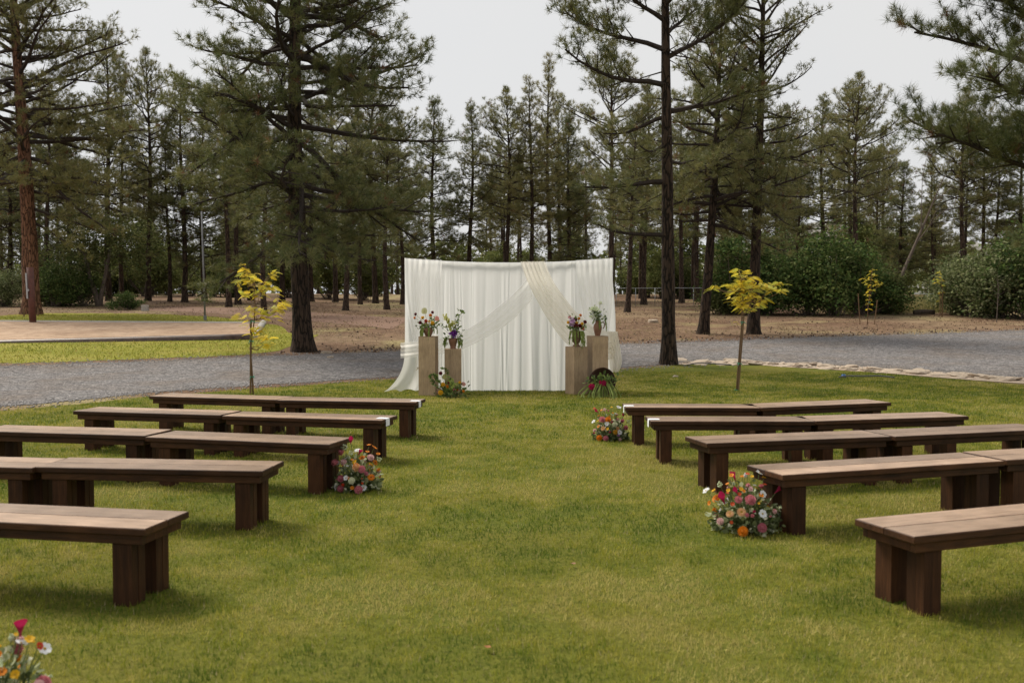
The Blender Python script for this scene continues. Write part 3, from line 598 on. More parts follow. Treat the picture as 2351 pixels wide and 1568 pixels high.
for k in range(14): z = .7 + k * .08; d = np.array([math.cos(k * 2.4), math.sin(k * 2.4), .7]) * .35; a.tube([(.03, 0, z), np.array((.03, 0, z)) + d], [.006, .003], 3)
obj('trunk', a.build('bare_sapling', M_GREYBARK), t)

# ------------------------------------------------------------------ benches
BL, BD, BH = 1.83, .47, .457
def bench(A, B, label, group, L=None):
    A = np.array(A); B = np.array(B); d = (B - A) / np.linalg.norm(B - A); L = L or BL; nrm = np.array([-d[1], d[0]])
    c = A + d * L / 2 + nrm * BD / 2; t = thing('wooden_bench', label, 'bench', (c[0], c[1], 0), math.atan2(d[1], d[0]), group)
    x0, x1 = -L / 2, L / 2; y0, y1 = -BD / 2, BD / 2
    for i, (a0, a1) in enumerate(((y0, -.002), (.002, y1))):
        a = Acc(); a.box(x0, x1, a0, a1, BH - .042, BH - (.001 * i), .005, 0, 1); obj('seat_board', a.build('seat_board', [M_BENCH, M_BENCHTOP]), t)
    iy = .028; ix = .035
    for s in (y0 + iy, y1 - iy - .038):
        a = Acc(); a.box(x0 + ix, x1 - ix, s, s + .038, BH - .098, BH - .044, .003); obj('side_rail', a.build('side_rail', M_BENCH), t)
    for s in (x0 + ix, x1 - ix - .038):
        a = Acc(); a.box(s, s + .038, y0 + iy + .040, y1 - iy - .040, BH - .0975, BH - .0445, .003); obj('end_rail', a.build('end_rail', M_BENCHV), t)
    for sx in (x0 + .11, x1 - .11 - .118):
        for sy in (y0 + iy + .015, y1 - iy - .015 - .132):
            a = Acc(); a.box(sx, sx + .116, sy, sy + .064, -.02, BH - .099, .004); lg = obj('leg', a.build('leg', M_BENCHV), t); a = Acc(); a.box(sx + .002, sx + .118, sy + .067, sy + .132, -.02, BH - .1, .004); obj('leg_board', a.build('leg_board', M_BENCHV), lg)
    return t
def unit(a): return np.array([math.cos(math.radians(a)), math.sin(math.radians(a))])
def fromR(R, ang, L=BL): R = np.array(R); return R - unit(ang) * L, R
def fromL(A, ang, L=BL): A = np.array(A); return A, A + unit(ang) * L
PIT, STN = 'on the sand pit side', 'on the stone edging side'
ORD = ['first', 'second', 'third', 'fourth', 'fifth']
def lab(r, end, side): return f'dark bench, {ORD[r]} row from the backdrop, {end} end, {side}'
SPEC = [(0, 'aisle', PIT, fromR((-1.17, 12.12), -9, 1.8)), (0, 'outer', PIT, fromR((-2.96, 12.46), -15)), (1, 'aisle', PIT, fromR((-1.35, 10.3), -13)), (1, 'outer', PIT, fromR((-3.17, 10.78), -13)),
        (2, 'aisle', PIT, fromR((-1.58, 8.57), -15)), (2, 'outer', PIT, fromR((-3.38, 9.13), -11)), (3, 'aisle', PIT, fromR((-1.82, 7.22), -6, 1.76)), (3, 'outer', PIT, fromR((-3.57, 7.36), -8)), (4, 'aisle', PIT, fromR((-2.0, 5.38), -11)),
        (0, 'aisle', STN, fromL((1.32, 11.55), -2, 1.56)), (0, 'outer', STN, fromL((2.90, 11.52), 19)), (1, 'aisle', STN, fromL((1.43, 10.22), -.5, 1.69)), (1, 'outer', STN, fromL((3.14, 10.23), 14)),
        (2, 'aisle', STN, fromL((1.7, 8.63), 14)), (2, 'outer', STN, fromL((3.51, 9.07), 17)), (3, 'aisle', STN, fromL((1.93, 7.05), 18.5, 2.0)), (3, 'outer', STN, fromL((3.86, 7.72), 18)), (4, 'aisle', STN, fromL((2.12, 5.2), 20))]
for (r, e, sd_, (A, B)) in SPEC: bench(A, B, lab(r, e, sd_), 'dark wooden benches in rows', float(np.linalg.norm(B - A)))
# white paper strips on the ends of the two rows nearest the backdrop
for (r, right, (A, B), lb) in [(0, True, SPEC[0][3], 'white paper strip over the aisle end of the first-row bench, sand pit side'), (1, True, SPEC[2][3], 'white paper strip over the aisle end of the second-row bench, sand pit side'), (0, False, SPEC[9][3], 'white paper strip over the aisle end of the first-row bench, stone edging side'), (1, False, SPEC[11][3], 'white paper strip over the aisle end of the second-row bench, stone edging side')]:
    d = (B - A) / np.linalg.norm(B - A); nr = np.array([-d[1], d[0]]); E_ = B if right else A; o = d if right else -d
    P = []; prof = [(-.11, BH + .004), (-.03, BH + .004), (.004, BH + .003), (.006, BH - .03), (.006, BH - .075)]
    for q in (.10, .21):
        for (u, z) in prof: p = E_ + o * u + nr * q; P.append((p[0], p[1], z))
    me = mesh('paper_strip', P, [(i, i + 1, i + 6, i + 5) for i in range(4)], M_TAGW); ob = obj('paper_strip', me); tag(ob, lb, 'paper strip', 'paper strips on bench ends')
    sm = ob.modifiers.new('thick', 'SOLIDIFY'); sm.thickness = .0016; sm.offset = 1 if right else -1

# ------------------------------------------------------------------ backdrop
BX, BY = -.067, 18.72
bd = thing('fabric_backdrop', 'white draped fabric backdrop on a pole frame behind the pedestals', 'backdrop', (BX, BY, 0))
HW = 1.94
def topz(u): return 2.48 - .075 * (1 - (u / HW) ** 2)
for sx in (-1, 1):
    a = Acc(); a.tube([(sx * (HW - .01), .06, 0), (sx * (HW - .01), .06, 2.49)], .019, 10); obj('pole', a.build('pole', M_METAL, True), bd)
    a = Acc(); a.box(sx * HW - .2, sx * HW + .2, -.0, .42, .0, .008, .002); obj('base_plate', a.build('base_plate', M_DARKMETAL), bd)
us = np.linspace(-HW, HW, 40); a = Acc(); a.tube([(u, .05, topz(u) - .012) for u in us], .02, 8); obj('crossbar', a.build('crossbar', M_WHITE, True), bd)
def folds(u, seed, f=1.0):
    r = np.random.default_rng(seed); y = 0 * u
    for k in range(9): fr = r.uniform(2.5, 16) * f; y = y + np.sin(u * fr * 2 + r.random() * 6 + .8 * np.sin(u * 2.1 + k)) / (fr * .35 + 1)
    return y
nu, nv = 720, 44
U, Vv = np.meshgrid(np.linspace(-1, 1, nu), np.linspace(0, 1, nv)); u = U * HW
rgc = np.random.default_rng(19); creases = 0 * u
for _ in range(64):
    uc = rgc.uniform(-HW, HW) + rgc.uniform(-.10, .10) * Vv; creases = creases + rgc.choice([-1, 1, 1]) * rgc.uniform(.002, .012) * np.exp(-((u - uc) / rgc.uniform(.010, .035)) ** 2)
zt = topz(u); z = zt * (1 - Vv); g = .35 + .65 * Vv
y = -folds(u, 3) * .024 * g - creases * g - .10 * Vv ** 2 * (np.abs(u) < 9)
x = u + .012 * np.sin(u * 23) * Vv
fl = np.clip((-u - 1.25) / .65, 0, 1); low = np.clip((.85 - z) / .85, 0, 1)
x = x - fl * low ** 3.0 * .36; y = y - fl * low ** 2 * .22
fr_ = np.clip((u - 1.5) / .4, 0, 1); x = x + fr_ * .07 * np.sin(np.clip(Vv, 0, 1) * PI) ** 2
z = np.maximum(z, .012 + .012 * fl * (1 + np.sin(u * 30)) * low ** 6)
z = z + .05 * fl * low ** 4 * (1 - np.clip((-u - 1.7) / .2, 0, 1)) * np.abs(np.sin(u * 20))
obj('back_curtain', mesh('back_curtain', np.stack([x, y, z], -1).reshape(-1, 3), gridfaces(nv, nu), M_WHITE, True), bd)
def cp(cx, cy): return np.array([(cx - 1132) / 446, (1276 - cy) / 446])
def spline(P, n):
    P = np.array(P, float); t = np.linspace(0, len(P) - 1, n); out = []
    for q in t:
        i = min(len(P) - 2, int(q)); f = q - i; p0 = P[max(0, i - 1)]; p1 = P[i]; p2 = P[i + 1]; p3 = P[min(len(P) - 1, i + 2)]
        out.append(.5 * (2 * p1 + (p2 - p0) * f + (2 * p0 - 5 * p1 + 4 * p2 - p3) * f * f + (3 * p1 - p0 - 3 * p2 + p3) * f ** 3))
    return np.array(out)
def drape(name, E1, E2, y0, mat, amp=.022, k=7, seed=1, nl=80, ns=64, ybulge=0, yend=None):
    A_ = spline([cp(*p) for p in E1], nl); B_ = spline([cp(*p) for p in E2], nl); s = np.linspace(0, 1, ns)[None, :, None]
    P = A_[:, None, :] * (1 - s) + B_[:, None, :] * s; t = np.linspace(0, 1, nl)[:, None]; s = s[..., 0]
    rg = np.random.default_rng(seed); yy = np.zeros((nl, ns))
    for q in range(6): f = k * rg.uniform(.5, 2.0); yy += np.sin(s * f * PI + rg.random() * 6 + 1.2 * np.sin(t * rg.uniform(1, 4) + rg.random() * 6)) / (1 + q * .5)
    yb = y0 if yend is None else y0 + (yend - y0) * t
    Y_ = yb - amp * yy * .55 - ybulge * np.sin(s * PI)
    P[..., 1] = np.minimum(P[..., 1], topz(P[..., 0]) + .012)
    obj(name, mesh(name, np.stack([P[..., 0], Y_, P[..., 1]], -1).reshape(-1, 3), gridfaces(nl, ns), mat, True), bd)
drape('side_panel', [(268, 158), (272, 400), (300, 640), (345, 880), (388, 1050)], [(582, 170), (566, 400), (545, 640), (500, 860), (420, 1060)], -.12, M_SHEER, .016, 7, 4)
drape('side_panel', [(1688, 172), (1712, 400), (1748, 600), (1785, 760), (1810, 900)], [(2003, 160), (2000, 400), (1990, 600), (1972, 760), (1962, 900)], -.12, M_SHEER, .018, 8, 5)
drape('swag', [(1300, 325), (1200, 440), (1100, 530), (900, 690), (740, 778), (540, 834), (238, 868)], [(1335, 500), (1240, 610), (1150, 690), (1000, 795), (745, 922), (540, 965), (236, 998)], -.21, M_SOFT, .03, 4, 12)
drape('swag', [(1225, 170), (1262, 290), (1310, 405), (1400, 575), (1500, 735), (1620, 880), (1800, 985), (2010, 1010)], [(1425, 172), (1470, 290), (1530, 400), (1610, 510), (1700, 620), (1830, 725), (1930, 765), (2036, 775)], -.24, M_CREAM, .026, 8, 7)
# bunched end of the cream swag hanging round the pole
drape('swag_tail', [(1955, 775), (1960, 860), (1968, 960), (1975, 1060), (1985, 1110)], [(2036, 775), (2052, 860), (2068, 960), (2074, 1040), (2050, 1110)], -.20, M_CREAM, .03, 5, 8, 50, 40, .06)
a = Acc()
for k in range(7): a.tube([(cp(380, 1075)[0] + .02 * math.cos(k), -.15 + .02 * math.sin(k), cp(0, 1075)[1]), (cp(380, 1075)[0] - .04 + .015 * k, -.17, cp(0, 1075)[1] - .05 + .012 * k)], [.012, .006], 5)
obj('tie_knot', a.build('tie_knot', M_CREAM, True), bd)

# ------------------------------------------------------------------ pedestals
def pedestal(px0, px1, pytop, pybase, rz, label, wd=.30):
    xc = (px0 + px1) / 2; X, Y = at(xc, pybase); h = (pybase - pytop) / FPX * Y; Y += wd * .5
    t = thing('pedestal', label, 'pedestal', (X * (1 + wd * .5 / Y), Y, 0), rz, 'plywood pedestals before the backdrop')
    s = wd / 2
    for k in range(4):
        a = Acc(); a.box(-s + (.013 if k % 2 else 0), s - (.013 if k % 2 else 0), -s, -s + .012, -.02, h - .013, .0015)
        obj('side_panel', a.build('ply_side', M_PLY), t, (0, 0, 0), (0, 0, k * PI / 2))
    a = Acc(); a.box(-s, s, -s, s, h - .0125, h, .0015); obj('top_panel', a.build('ply_top', M_PLY), t)
    return t, h
rr = math.radians
pT1, h1 = pedestal(964, 1004, 772, 909, rr(-7), 'tall plywood pedestal under the round pot of red and yellow flowers')
pT2, h2 = pedestal(1020, 1061, 801, 906, rr(2), 'short plywood pedestal under the pot of purple orchids')
pT3, h3 = pedestal(1300, 1346, 796, 907, rr(30), 'short plywood pedestal under the footed urn', .29)
pT4, h4 = pedestal(1349, 1394, 771, 905, rr(16), 'tall plywood pedestal under the handled jug', .30)

# ------------------------------------------------------------------ flowers
FM = {}
def petal_mat(c):
    key = tuple(round(v, 3) for v in c)
    if key not in FM: FM[key] = leafmat('petals_%d' % len(FM), .3, .6, False, c, .2)
    return FM[key]
BC = {}
def bloom_mesh(kind, c, c2=(.5, .3, .03)):
    key = (kind, tuple(c), tuple(c2))
    if key in BC: return BC[key]
    rg = np.random.default_rng(abs(hash(kind)) % 97 if False else len(BC) + 3); a = Acc(); M_ = [petal_mat(c), petal_mat(c2)]
    def petal(d, r0, r1, w_, cup=0, m=0, base=(0, 0, 0)):
        d = np.array(d, float); d /= np.linalg.norm(d); s = np.cross(d, (0, 0, 1.)) if abs(d[2]) < .95 else np.array([1., 0, 0]); s /= np.linalg.norm(s); n = np.cross(s, d); b = np.array(base, float)
        a.add([b + d * r0 - s * w_ * .3, b + d * r0 + s * w_ * .3, b + d * (r0 * .35 + r1 * .65) + s * w_ * .55 + n * cup, b + d * r1 + s * w_ * .22 + n * cup * 1.4, b + d * r1 - s * w_ * .22 + n * cup * 1.4, b + d * (r0 * .35 + r1 * .65) - s * w_ * .55 + n * cup], [(0, 1, 2, 5), (5, 2, 3, 4)], m=m)
    if kind == 'pom':                       # ruffled ball: carnation, marigold, ranunculus
        a.lathe([(.01, .75), (.35, .68), (.6, .4), (.66, .05), (.5, -.3), (.05, -.4)], 10)
        for i in range(70):
            z = 1 - (i + .5) / 70 * 1.35; r = math.sqrt(max(.02, 1 - z * z)); t_ = i * 2.399
            petal((r * math.cos(t_), r * math.sin(t_), z * .85), .45, .98 + .1 * rg.random(), .34, .07 * rg.normal())
    elif kind == 'daisy':                   # cosmos, gerbera
        n = 8
        for i in range(n): t_ = 2 * PI * i / n; petal((math.cos(t_), math.sin(t_), .12 + .1 * rg.normal()), .12, 1., .72, .08)
        a.lathe([(.24, 0), (.22, .09), (.12, .15), (.005, .17)], 8, m=1)
    elif kind == 'gerbera':
        for ring in range(3):
            n = 16 - ring * 3
            for i in range(n): t_ = 2 * PI * (i + ring * .5) / n; petal((math.cos(t_), math.sin(t_), .05 + .28 * ring), .12, 1 - .2 * ring, .3, .04)
        a.lathe([(.25, .12), (.2, .24), (.005, .28)], 8, m=1)
    elif kind == 'calla':
        n = 14; rows = [(-.95, .10), (-.5, .16), (0, .30), (.45, .52), (.8, .66)]; V = []
        for z, r in rows:
            for k in range(n):
                t_ = 2 * PI * k / (n - 1); q = .75 + .25 * math.cos(t_); V.append((r * q * math.cos(t_), r * math.sin(t_), z + (.55 * (z + .95) / 1.75 * max(0, math.cos(t_)) ** 2)))
        a.add(V, [(j * n + k, j * n + k + 1, j * n + n + k + 1, j * n + n + k) for j in range(4) for k in range(n - 1)]); a.tube([(0, 0, -.9), (.05, 0, .45)], [.05, .06], 6, m=1)
    elif kind == 'bud':
        for i in range(9): t_ = i * 2.4; petal((.5 * math.cos(t_), .5 * math.sin(t_), .8), .1, 1.1, .55, .12)
        a.lathe([(.01, -.3), (.4, .0), (.5, .4), (.3, .8), (.01, .9)], 8)
    elif kind == 'spray':
        for i in range(22):
            p = rg.normal(size=3) * .45
            for k in range(5): t_ = 2 * PI * k / 5; petal((math.cos(t_), math.sin(t_), .3), .0, .28, .26, .05, 0, p)
            a.tube([p, (0, 0, -1.0)], [.015, .015], 3, m=1)
    elif kind == 'anthurium':
        n = 18; V = [(0, 0, 0)]
        for k in range(n): t_ = 2 * PI * k / n; r = .95 * (1 - .28 * math.cos(t_) ** 9 if math.cos(t_) > 0 else 1 + .12 * abs(math.cos(t_))); V.append((r * .85 * math.sin(t_), r * math.cos(t_) * -1., .12 * abs(math.sin(t_))))
        a.add(V, [(0, 1 + k, 1 + (k + 1) % n) for k in range(n)]); a.tube([(0, .3, .02), (0, -.1, .3), (0, -.45, .4)], [.07, .07, .04], 6, m=1)
    elif kind == 'orchid':
        for j in range(9):
            p = rg.normal(size=3) * np.array([.5, .35, .5])
            for k in range(5): t_ = 2 * PI * k / 5 + rg.random(); petal((math.cos(t_), -.5, math.sin(t_)), .03, .42, .34, .05, 0, p)
    BC[key] = a.build('bloom_' + kind, M_); return BC[key]
NAMES = {'pom': 'ruffled_bloom', 'daisy': 'cosmos_bloom', 'gerbera': 'gerbera_bloom', 'calla': 'calla_bloom', 'bud': 'flower_bud', 'spray': 'flower_spray', 'anthurium': 'anthurium_bloom', 'orchid': 'orchid_bloom'}
C_OR = (.78, .25, .015); C_YE = (.80, .46, .02); C_PK = (.66, .22, .25); C_DP = (.52, .16, .20); C_PP = (.78, .50, .48); C_WH = (.85, .86, .87); C_CR = (.80, .80, .56); C_PE = (.80, .46, .22); C_MG = (.50, .02, .10); C_BU = (.15, .012, .02); C_RE = (.60, .06, .02); C_LI = (.50, .28, .50); C_PU = (.26, .05, .42); C_GR = (.62, .66, .30); C_GW = (.66, .72, .46); C_CO = (.68, .16, .10); C_MU = (.62, .33, .03)
def put(parent, kind, c, p, r, nrm, c2=(.5, .3, .03), spin=0, label=None):
    q = Vector(nrm).normalized().to_track_quat('Z', 'Y'); m = Matrix.LocRotScale(Vector([float(v) for v in p]), q @ Matrix.Rotation(spin, 4, 'Z').to_quaternion(), Vector((r, r, r)))
    o = bpy.data.objects.new(NAMES[kind], bloom_mesh(kind, c, c2)); COL.objects.link(o); o.parent = parent; o.matrix_local = m
    if label: o['label'] = label
    return o
FPAL = np.array([(.12, .15, .06), (.18, .21, .09), (.28, .31, .15), (.42, .44, .27), (.60, .60, .44), (.085, .11, .04)])
GPAL = np.array([(.09, .14, .035), (.14, .20, .05), (.20, .26, .07), (.06, .09, .025)])
def foliage(parent, P, D, size, pal, seed, stems_from=None, sr=.0025):
    rg = np.random.default_rng(seed); n = len(P)
    d = np.asarray(D) + rg.normal(size=(n, 3)) * .6; d /= np.linalg.norm(d, axis=1)[:, None]; s = np.cross(d, rg.normal(size=(n, 3))); s /= np.linalg.norm(s, axis=1)[:, None]; up = np.cross(s, d)
    L = size * (.6 + .8 * rg.random((n, 1))); W = L * .3
    V = np.stack([P, P + d * L * .35 + s * W + up * W * .5, P + d * L * .75 + s * W * .7 + up * W * .3, P + d * L - up * W * .4, P + d * L * .75 - s * W * .7 + up * W * .3, P + d * L * .35 - s * W + up * W * .5, P + d * L * .5], 1).reshape(-1, 3)
    b = np.arange(n)[:, None] * 7; F_ = np.concatenate([b + np.array([[0, 1, 6, 5]]), b + np.array([[1, 2, 3, 6]]), b + np.array([[6, 3, 4, 5]])]).astype(int)
    C = np.repeat(pal[rg.integers(0, len(pal), n)], 7, 0) * (.9 + .4 * rg.random((n * 7, 1)))
    obj('leaves', mesh('leaves', V, F_, M_FOL, False, C), parent)['kind'] = 'stuff'
    if stems_from is not None:
        a = Acc(); o = np.array(stems_from)
        for i in range(0, n, 4): a.tube([o + rg.normal(size=3) * .02, (o + P[i]) / 2 + rg.normal(size=3) * .015, P[i] + d[i] * L[i]], [sr, sr * .8, sr * .5], 3, None, False)
        obj('stems', a.build('stems', M_STEM), parent)['kind'] = 'stuff'
def parse(items):
    out = []
    for it in items: out.append(it)
    return out
def cluster(label, X, Y, ppm, o, items, W, H, seed, nleaf=480, extra=26, rz=0, leafsize=.05):
    """dome of flowers; items are (kind, colour, u, v, r) measured on the front of the dome"""
    t = thing('flower_cluster', label, 'flower arrangement', (X, Y, 0), rz, 'flower clusters along the aisle'); rg = np.random.default_rng(seed); st = Acc()
    def dome(u, h):
        q = 1 - (u / W) ** 2 - (h / H) ** 2; return -W * .85 * math.sqrt(q) if q > .02 else rg.uniform(-.06, .08)
    for (kind, c, cx, cy, r) in items:
        u = (cx - o[0]) / ppm; h = max(.03, (o[1] - cy) / ppm); y_ = dome(u, h); p = np.array([u, y_, h]); nrm = np.array([u * .9 + rg.normal() * .04, y_ - .12, h * .8 + .02]) + rg.normal(size=3) * .05
        if kind == 'calla': nrm = np.array([u * 1.2 + rg.normal() * .1, -.08, .25])
        if kind in ('daisy', 'bud', 'calla'): p = p * np.array([1, 1.12, 1]) + rg.normal(size=3) * .012 * np.array([1, 1, 0])
        put(t, kind, c, p, r / ppm * {'calla': .95, 'daisy': 1.15, 'gerbera': 1.1, 'bud': 1.15}.get(kind, 1.0), nrm, (.55, .34, .03) if c != C_OR else (.3, .1, .02), rg.random() * 6)
        st.tube([(u * .1, 0, .0), (u * .6, y_ * .5, h * .55), p - nrm / np.linalg.norm(nrm) * .01], [.003, .0025, .002], 4, None, False)
    cols = [C_PK, C_WH, C_OR, C_PP, C_YE, C_GW]
    for i in range(extra):
        az = rg.uniform(-.2, PI + .2); e = rg.uniform(.15, 1.3); d = np.array([math.cos(az) * math.cos(e), math.sin(az) * math.cos(e), math.sin(e)]); p = d * np.array([W, W * .85, H]) * rg.uniform(.8, 1)
        put(t, ('pom', 'daisy', 'bud')[i % 3], cols[i % 6], p, rg.uniform(.014, .032), d, spin=rg.random() * 6); st.tube([(0, 0, 0), p * .6, p], [.003, .0025, .002], 4, None, False)
    obj('flower_stems', st.build('flower_stems', M_STEM), t)['kind'] = 'stuff'
    n = nleaf; az = rg.uniform(0, 2 * PI, n); e = np.arcsin(rg.random(n)) * .98; D = np.stack([np.cos(az) * np.cos(e), np.sin(az) * np.cos(e), np.sin(e)], 1); rad = rg.uniform(.3, 1., (n, 1)) ** .6
    rad = rad * np.where(rg.random((n, 1)) < .1, 1.12, .93)
    foliage(t, D * rad * np.array([W, W * .85, H]) * (.93), D, leafsize, FPAL, seed + 1, (0, 0, .0))
    n = nleaf // 2; az = rg.uniform(0, 2 * PI, n); P = np.stack([np.cos(az) * W * rg.uniform(.2, .95, n), np.sin(az) * W * .8 * rg.uniform(.2, .95, n), rg.uniform(.005, H * .35, n)], 1); D = P / np.linalg.norm(P, axis=1)[:, None]
    foliage(t, P, D, leafsize * 1.1, FPAL[[0, 1, 5, 5]], seed + 2)
    return t
R4 = [('pom', C_OR, 825, 1170, 95), ('pom', C_PK, 985, 630, 100), ('pom', C_PK, 780, 630, 70), ('pom', C_DP, 1170, 1105, 85), ('gerbera', C_PE, 810, 835, 80), ('gerbera', C_PE, 620, 885, 70), ('pom', C_PP, 465, 1040, 68), ('daisy', C_WH, 1155, 840, 72), ('daisy', C_WH, 1275, 545, 62), ('daisy', C_WH, 340, 580, 68), ('daisy', C_WH, 1290, 220, 66), ('bud', C_WH, 1000, 280, 60), ('gerbera', C_OR, 440, 670, 85), ('calla', C_MG, 840, 310, 110), ('calla', C_MG, 560, 650, 110), ('calla', C_MG, 750, 505, 75), ('calla', C_MG, 1560, 545, 85),
      ('daisy', C_OR, 705, 240, 42), ('daisy', C_OR, 640, 420, 32), ('daisy', C_YE, 815, 455, 38), ('daisy', C_OR, 895, 485, 28), ('daisy', C_YE, 455, 530, 38), ('daisy', C_YE, 660, 500, 36), ('daisy', C_OR, 1190, 565, 42), ('daisy', C_OR, 950, 300, 42), ('daisy', C_RE, 1330, 420, 36), ('daisy', C_YE, 1345, 300, 38), ('daisy', C_RE, 960, 215, 36), ('daisy', C_YE, 1050, 255, 32), ('daisy', C_RE, 845, 530, 32), ('daisy', C_RE, 605, 550, 26), ('daisy', C_RE, 680, 1010, 28), ('daisy', C_RE, 660, 705, 36), ('daisy', C_YE, 1120, 670, 22), ('daisy', C_OR, 340, 750, 42), ('bud', C_MG, 1070, 820, 42), ('bud', C_PK, 1345, 805, 28), ('bud', C_PK, 1355, 920, 32), ('pom', C_PP, 1440, 850, 45), ('pom', C_PK, 900, 880, 40), ('pom', C_PK, 1000, 890, 35), ('pom', C_PK, 990, 400, 42), ('bud', C_GW, 1500, 790, 38), ('bud', C_GW, 690, 760, 42), ('spray', C_PP, 1020, 450, 60), ('spray', C_GW, 1550, 820, 60), ('spray', C_GW, 540, 450, 60)]
def cl_px(x, y): p = at(x, y); return p[0], p[1]
X, Y = cl_px(1728, 1236); cluster('wildflower cluster beside the fourth-row bench, stone edging side of the aisle', X, Y + .2, 2522, (1010, 1300), R4, .27, .38, 101, 520, 26, 0, .042)
L3 = [('calla', C_MG, 845, 270, 85), ('calla', C_MG, 1060, 500, 85), ('daisy', C_OR, 1175, 390, 50), ('daisy', C_OR, 1320, 415, 60), ('daisy', C_OR, 1420, 540, 42), ('daisy', C_OR, 1200, 530, 42), ('daisy', C_YE, 940, 690, 50), ('daisy', C_OR, 1000, 740, 50), ('gerbera', C_OR, 1100, 610, 65), ('gerbera', C_OR, 1310, 1010, 75), ('gerbera', C_OR, 1350, 750, 62), ('pom', C_PK, 510, 730, 82), ('pom', C_PK, 640, 520, 75), ('pom', C_PK, 1115, 830, 82), ('pom', C_DP, 665, 1035, 76), ('pom', C_PK, 1060, 1250, 92), ('pom', C_DP, 1210, 920, 46), ('pom', C_DP, 670, 1240, 80), ('pom', C_PP, 1270, 620, 75), ('pom', C_PP, 700, 710, 70), ('daisy', C_WH, 940, 460, 62), ('daisy', C_WH, 550, 1235, 68), ('daisy', C_WH, 525, 760, 52), ('daisy', C_WH, 1150, 1210, 60), ('daisy', C_WH, 745, 1000, 50), ('bud', C_WH, 785, 770, 32), ('pom', C_CR, 910, 1060, 76), ('pom', C_PE, 1000, 790, 90), ('daisy', C_OR, 915, 1195, 38), ('daisy', C_OR, 870, 640, 28), ('daisy', C_RE, 1130, 1095, 24), ('daisy', C_OR, 845, 1000, 32), ('bud', C_MG, 1460, 1040, 30), ('bud', C_MG, 1390, 1000, 26), ('pom', C_RE, 715, 1160, 38), ('bud', C_RE, 1110, 1010, 26), ('spray', C_GW, 720, 640, 72), ('spray', C_GW, 700, 410, 80), ('spray', C_GW, 1440, 680, 62), ('spray', C_GW, 850, 520, 60)]
X, Y = cl_px(815, 1136); cluster('wildflower cluster beside the third-row bench, sand pit side of the aisle', X, Y + .18, 2420, (985, 1350), L3, .215, .34, 102, 470, 24, 0, .042)
R1 = [('pom', C_OR, 405, 1165, 90), ('pom', C_OR, 665, 630, 88), ('pom', C_MU, 870, 985, 76), ('pom', C_PK, 500, 640, 100), ('pom', C_DP, 585, 1165, 82), ('pom', C_PK, 1205, 890, 76), ('pom', C_DP, 1090, 690, 60), ('pom', C_CR, 855, 765, 82), ('gerbera', C_PE, 510, 885, 72), ('gerbera', C_PE, 940, 880, 60), ('daisy', C_WH, 615, 740, 62), ('daisy', C_WH, 950, 290, 70), ('daisy', C_WH, 230, 730, 62), ('daisy', C_WH, 1000, 990, 72), ('daisy', C_RE, 275, 330, 36), ('daisy', C_OR, 485, 370, 36), ('daisy', C_OR, 390, 835, 46), ('daisy', C_OR, 370, 540, 36), ('daisy', C_OR, 780, 450, 32), ('daisy', C_YE, 610, 880, 42), ('calla', C_MG, 330, 420, 75), ('bud', C_MG, 1120, 540, 58), ('bud', C_MG, 665, 990, 52), ('bud', C_MG, 785, 710, 42), ('spray', C_PP, 600, 380, 70), ('bud', C_PK, 690, 420, 42), ('pom', C_PP, 280, 970, 50), ('pom', C_PP, 1010, 1200, 48), ('pom', C_LI, 960, 1080, 42), ('bud', C_MG, 270, 1040, 42), ('spray', C_GW, 1200, 460, 80), ('spray', C_GW, 1300, 720, 80), ('daisy', C_YE, 780, 300, 34)]
X, Y = cl_px(1405, 1016); cluster('wildflower cluster beside the first-row bench, stone edging side of the aisle', X, Y + .2, 2472, (760, 1280), R1, .215, .34, 103, 420, 22, 0, .042)
F5 = [('calla', C_MG, 380, 400, 230), ('daisy', C_YE, 1025, 480, 100), ('daisy', C_WH, 1050, 770, 130), ('daisy', C_OR, 620, 980, 90), ('daisy', C_OR, 430, 690, 70), ('daisy', C_YE, 850, 1130, 90), ('daisy', C_WH, 100, 850, 180), ('pom', C_CR, 400, 1300, 160), ('pom', C_PP, 1180, 1420, 120), ('bud', C_WH, 690, 1330, 80), ('daisy', C_RE, 1170, 650, 80), ('daisy', C_OR, 200, 1130, 90), ('bud', C_WH, 80, 650, 60), ('daisy', C_YE, 665, 400, 45), ('daisy', C_RE, 150, 600, 60), ('pom', C_PK, 700, 1700, 170), ('pom', C_OR, 300, 1750, 150), ('gerbera', C_PE, -100, 1350, 180), ('spray', C_GW, 480, 900, 150), ('spray', C_GW, 250, 700, 130)]
P5 = at(20, 1685); cluster('wildflower cluster beside the fifth-row bench, sand pit side of the aisle', P5[0] - .09, P5[1] + .1, 5300, (180, 2330), F5, .23, .34, 104, 480, 20, 0, .034)

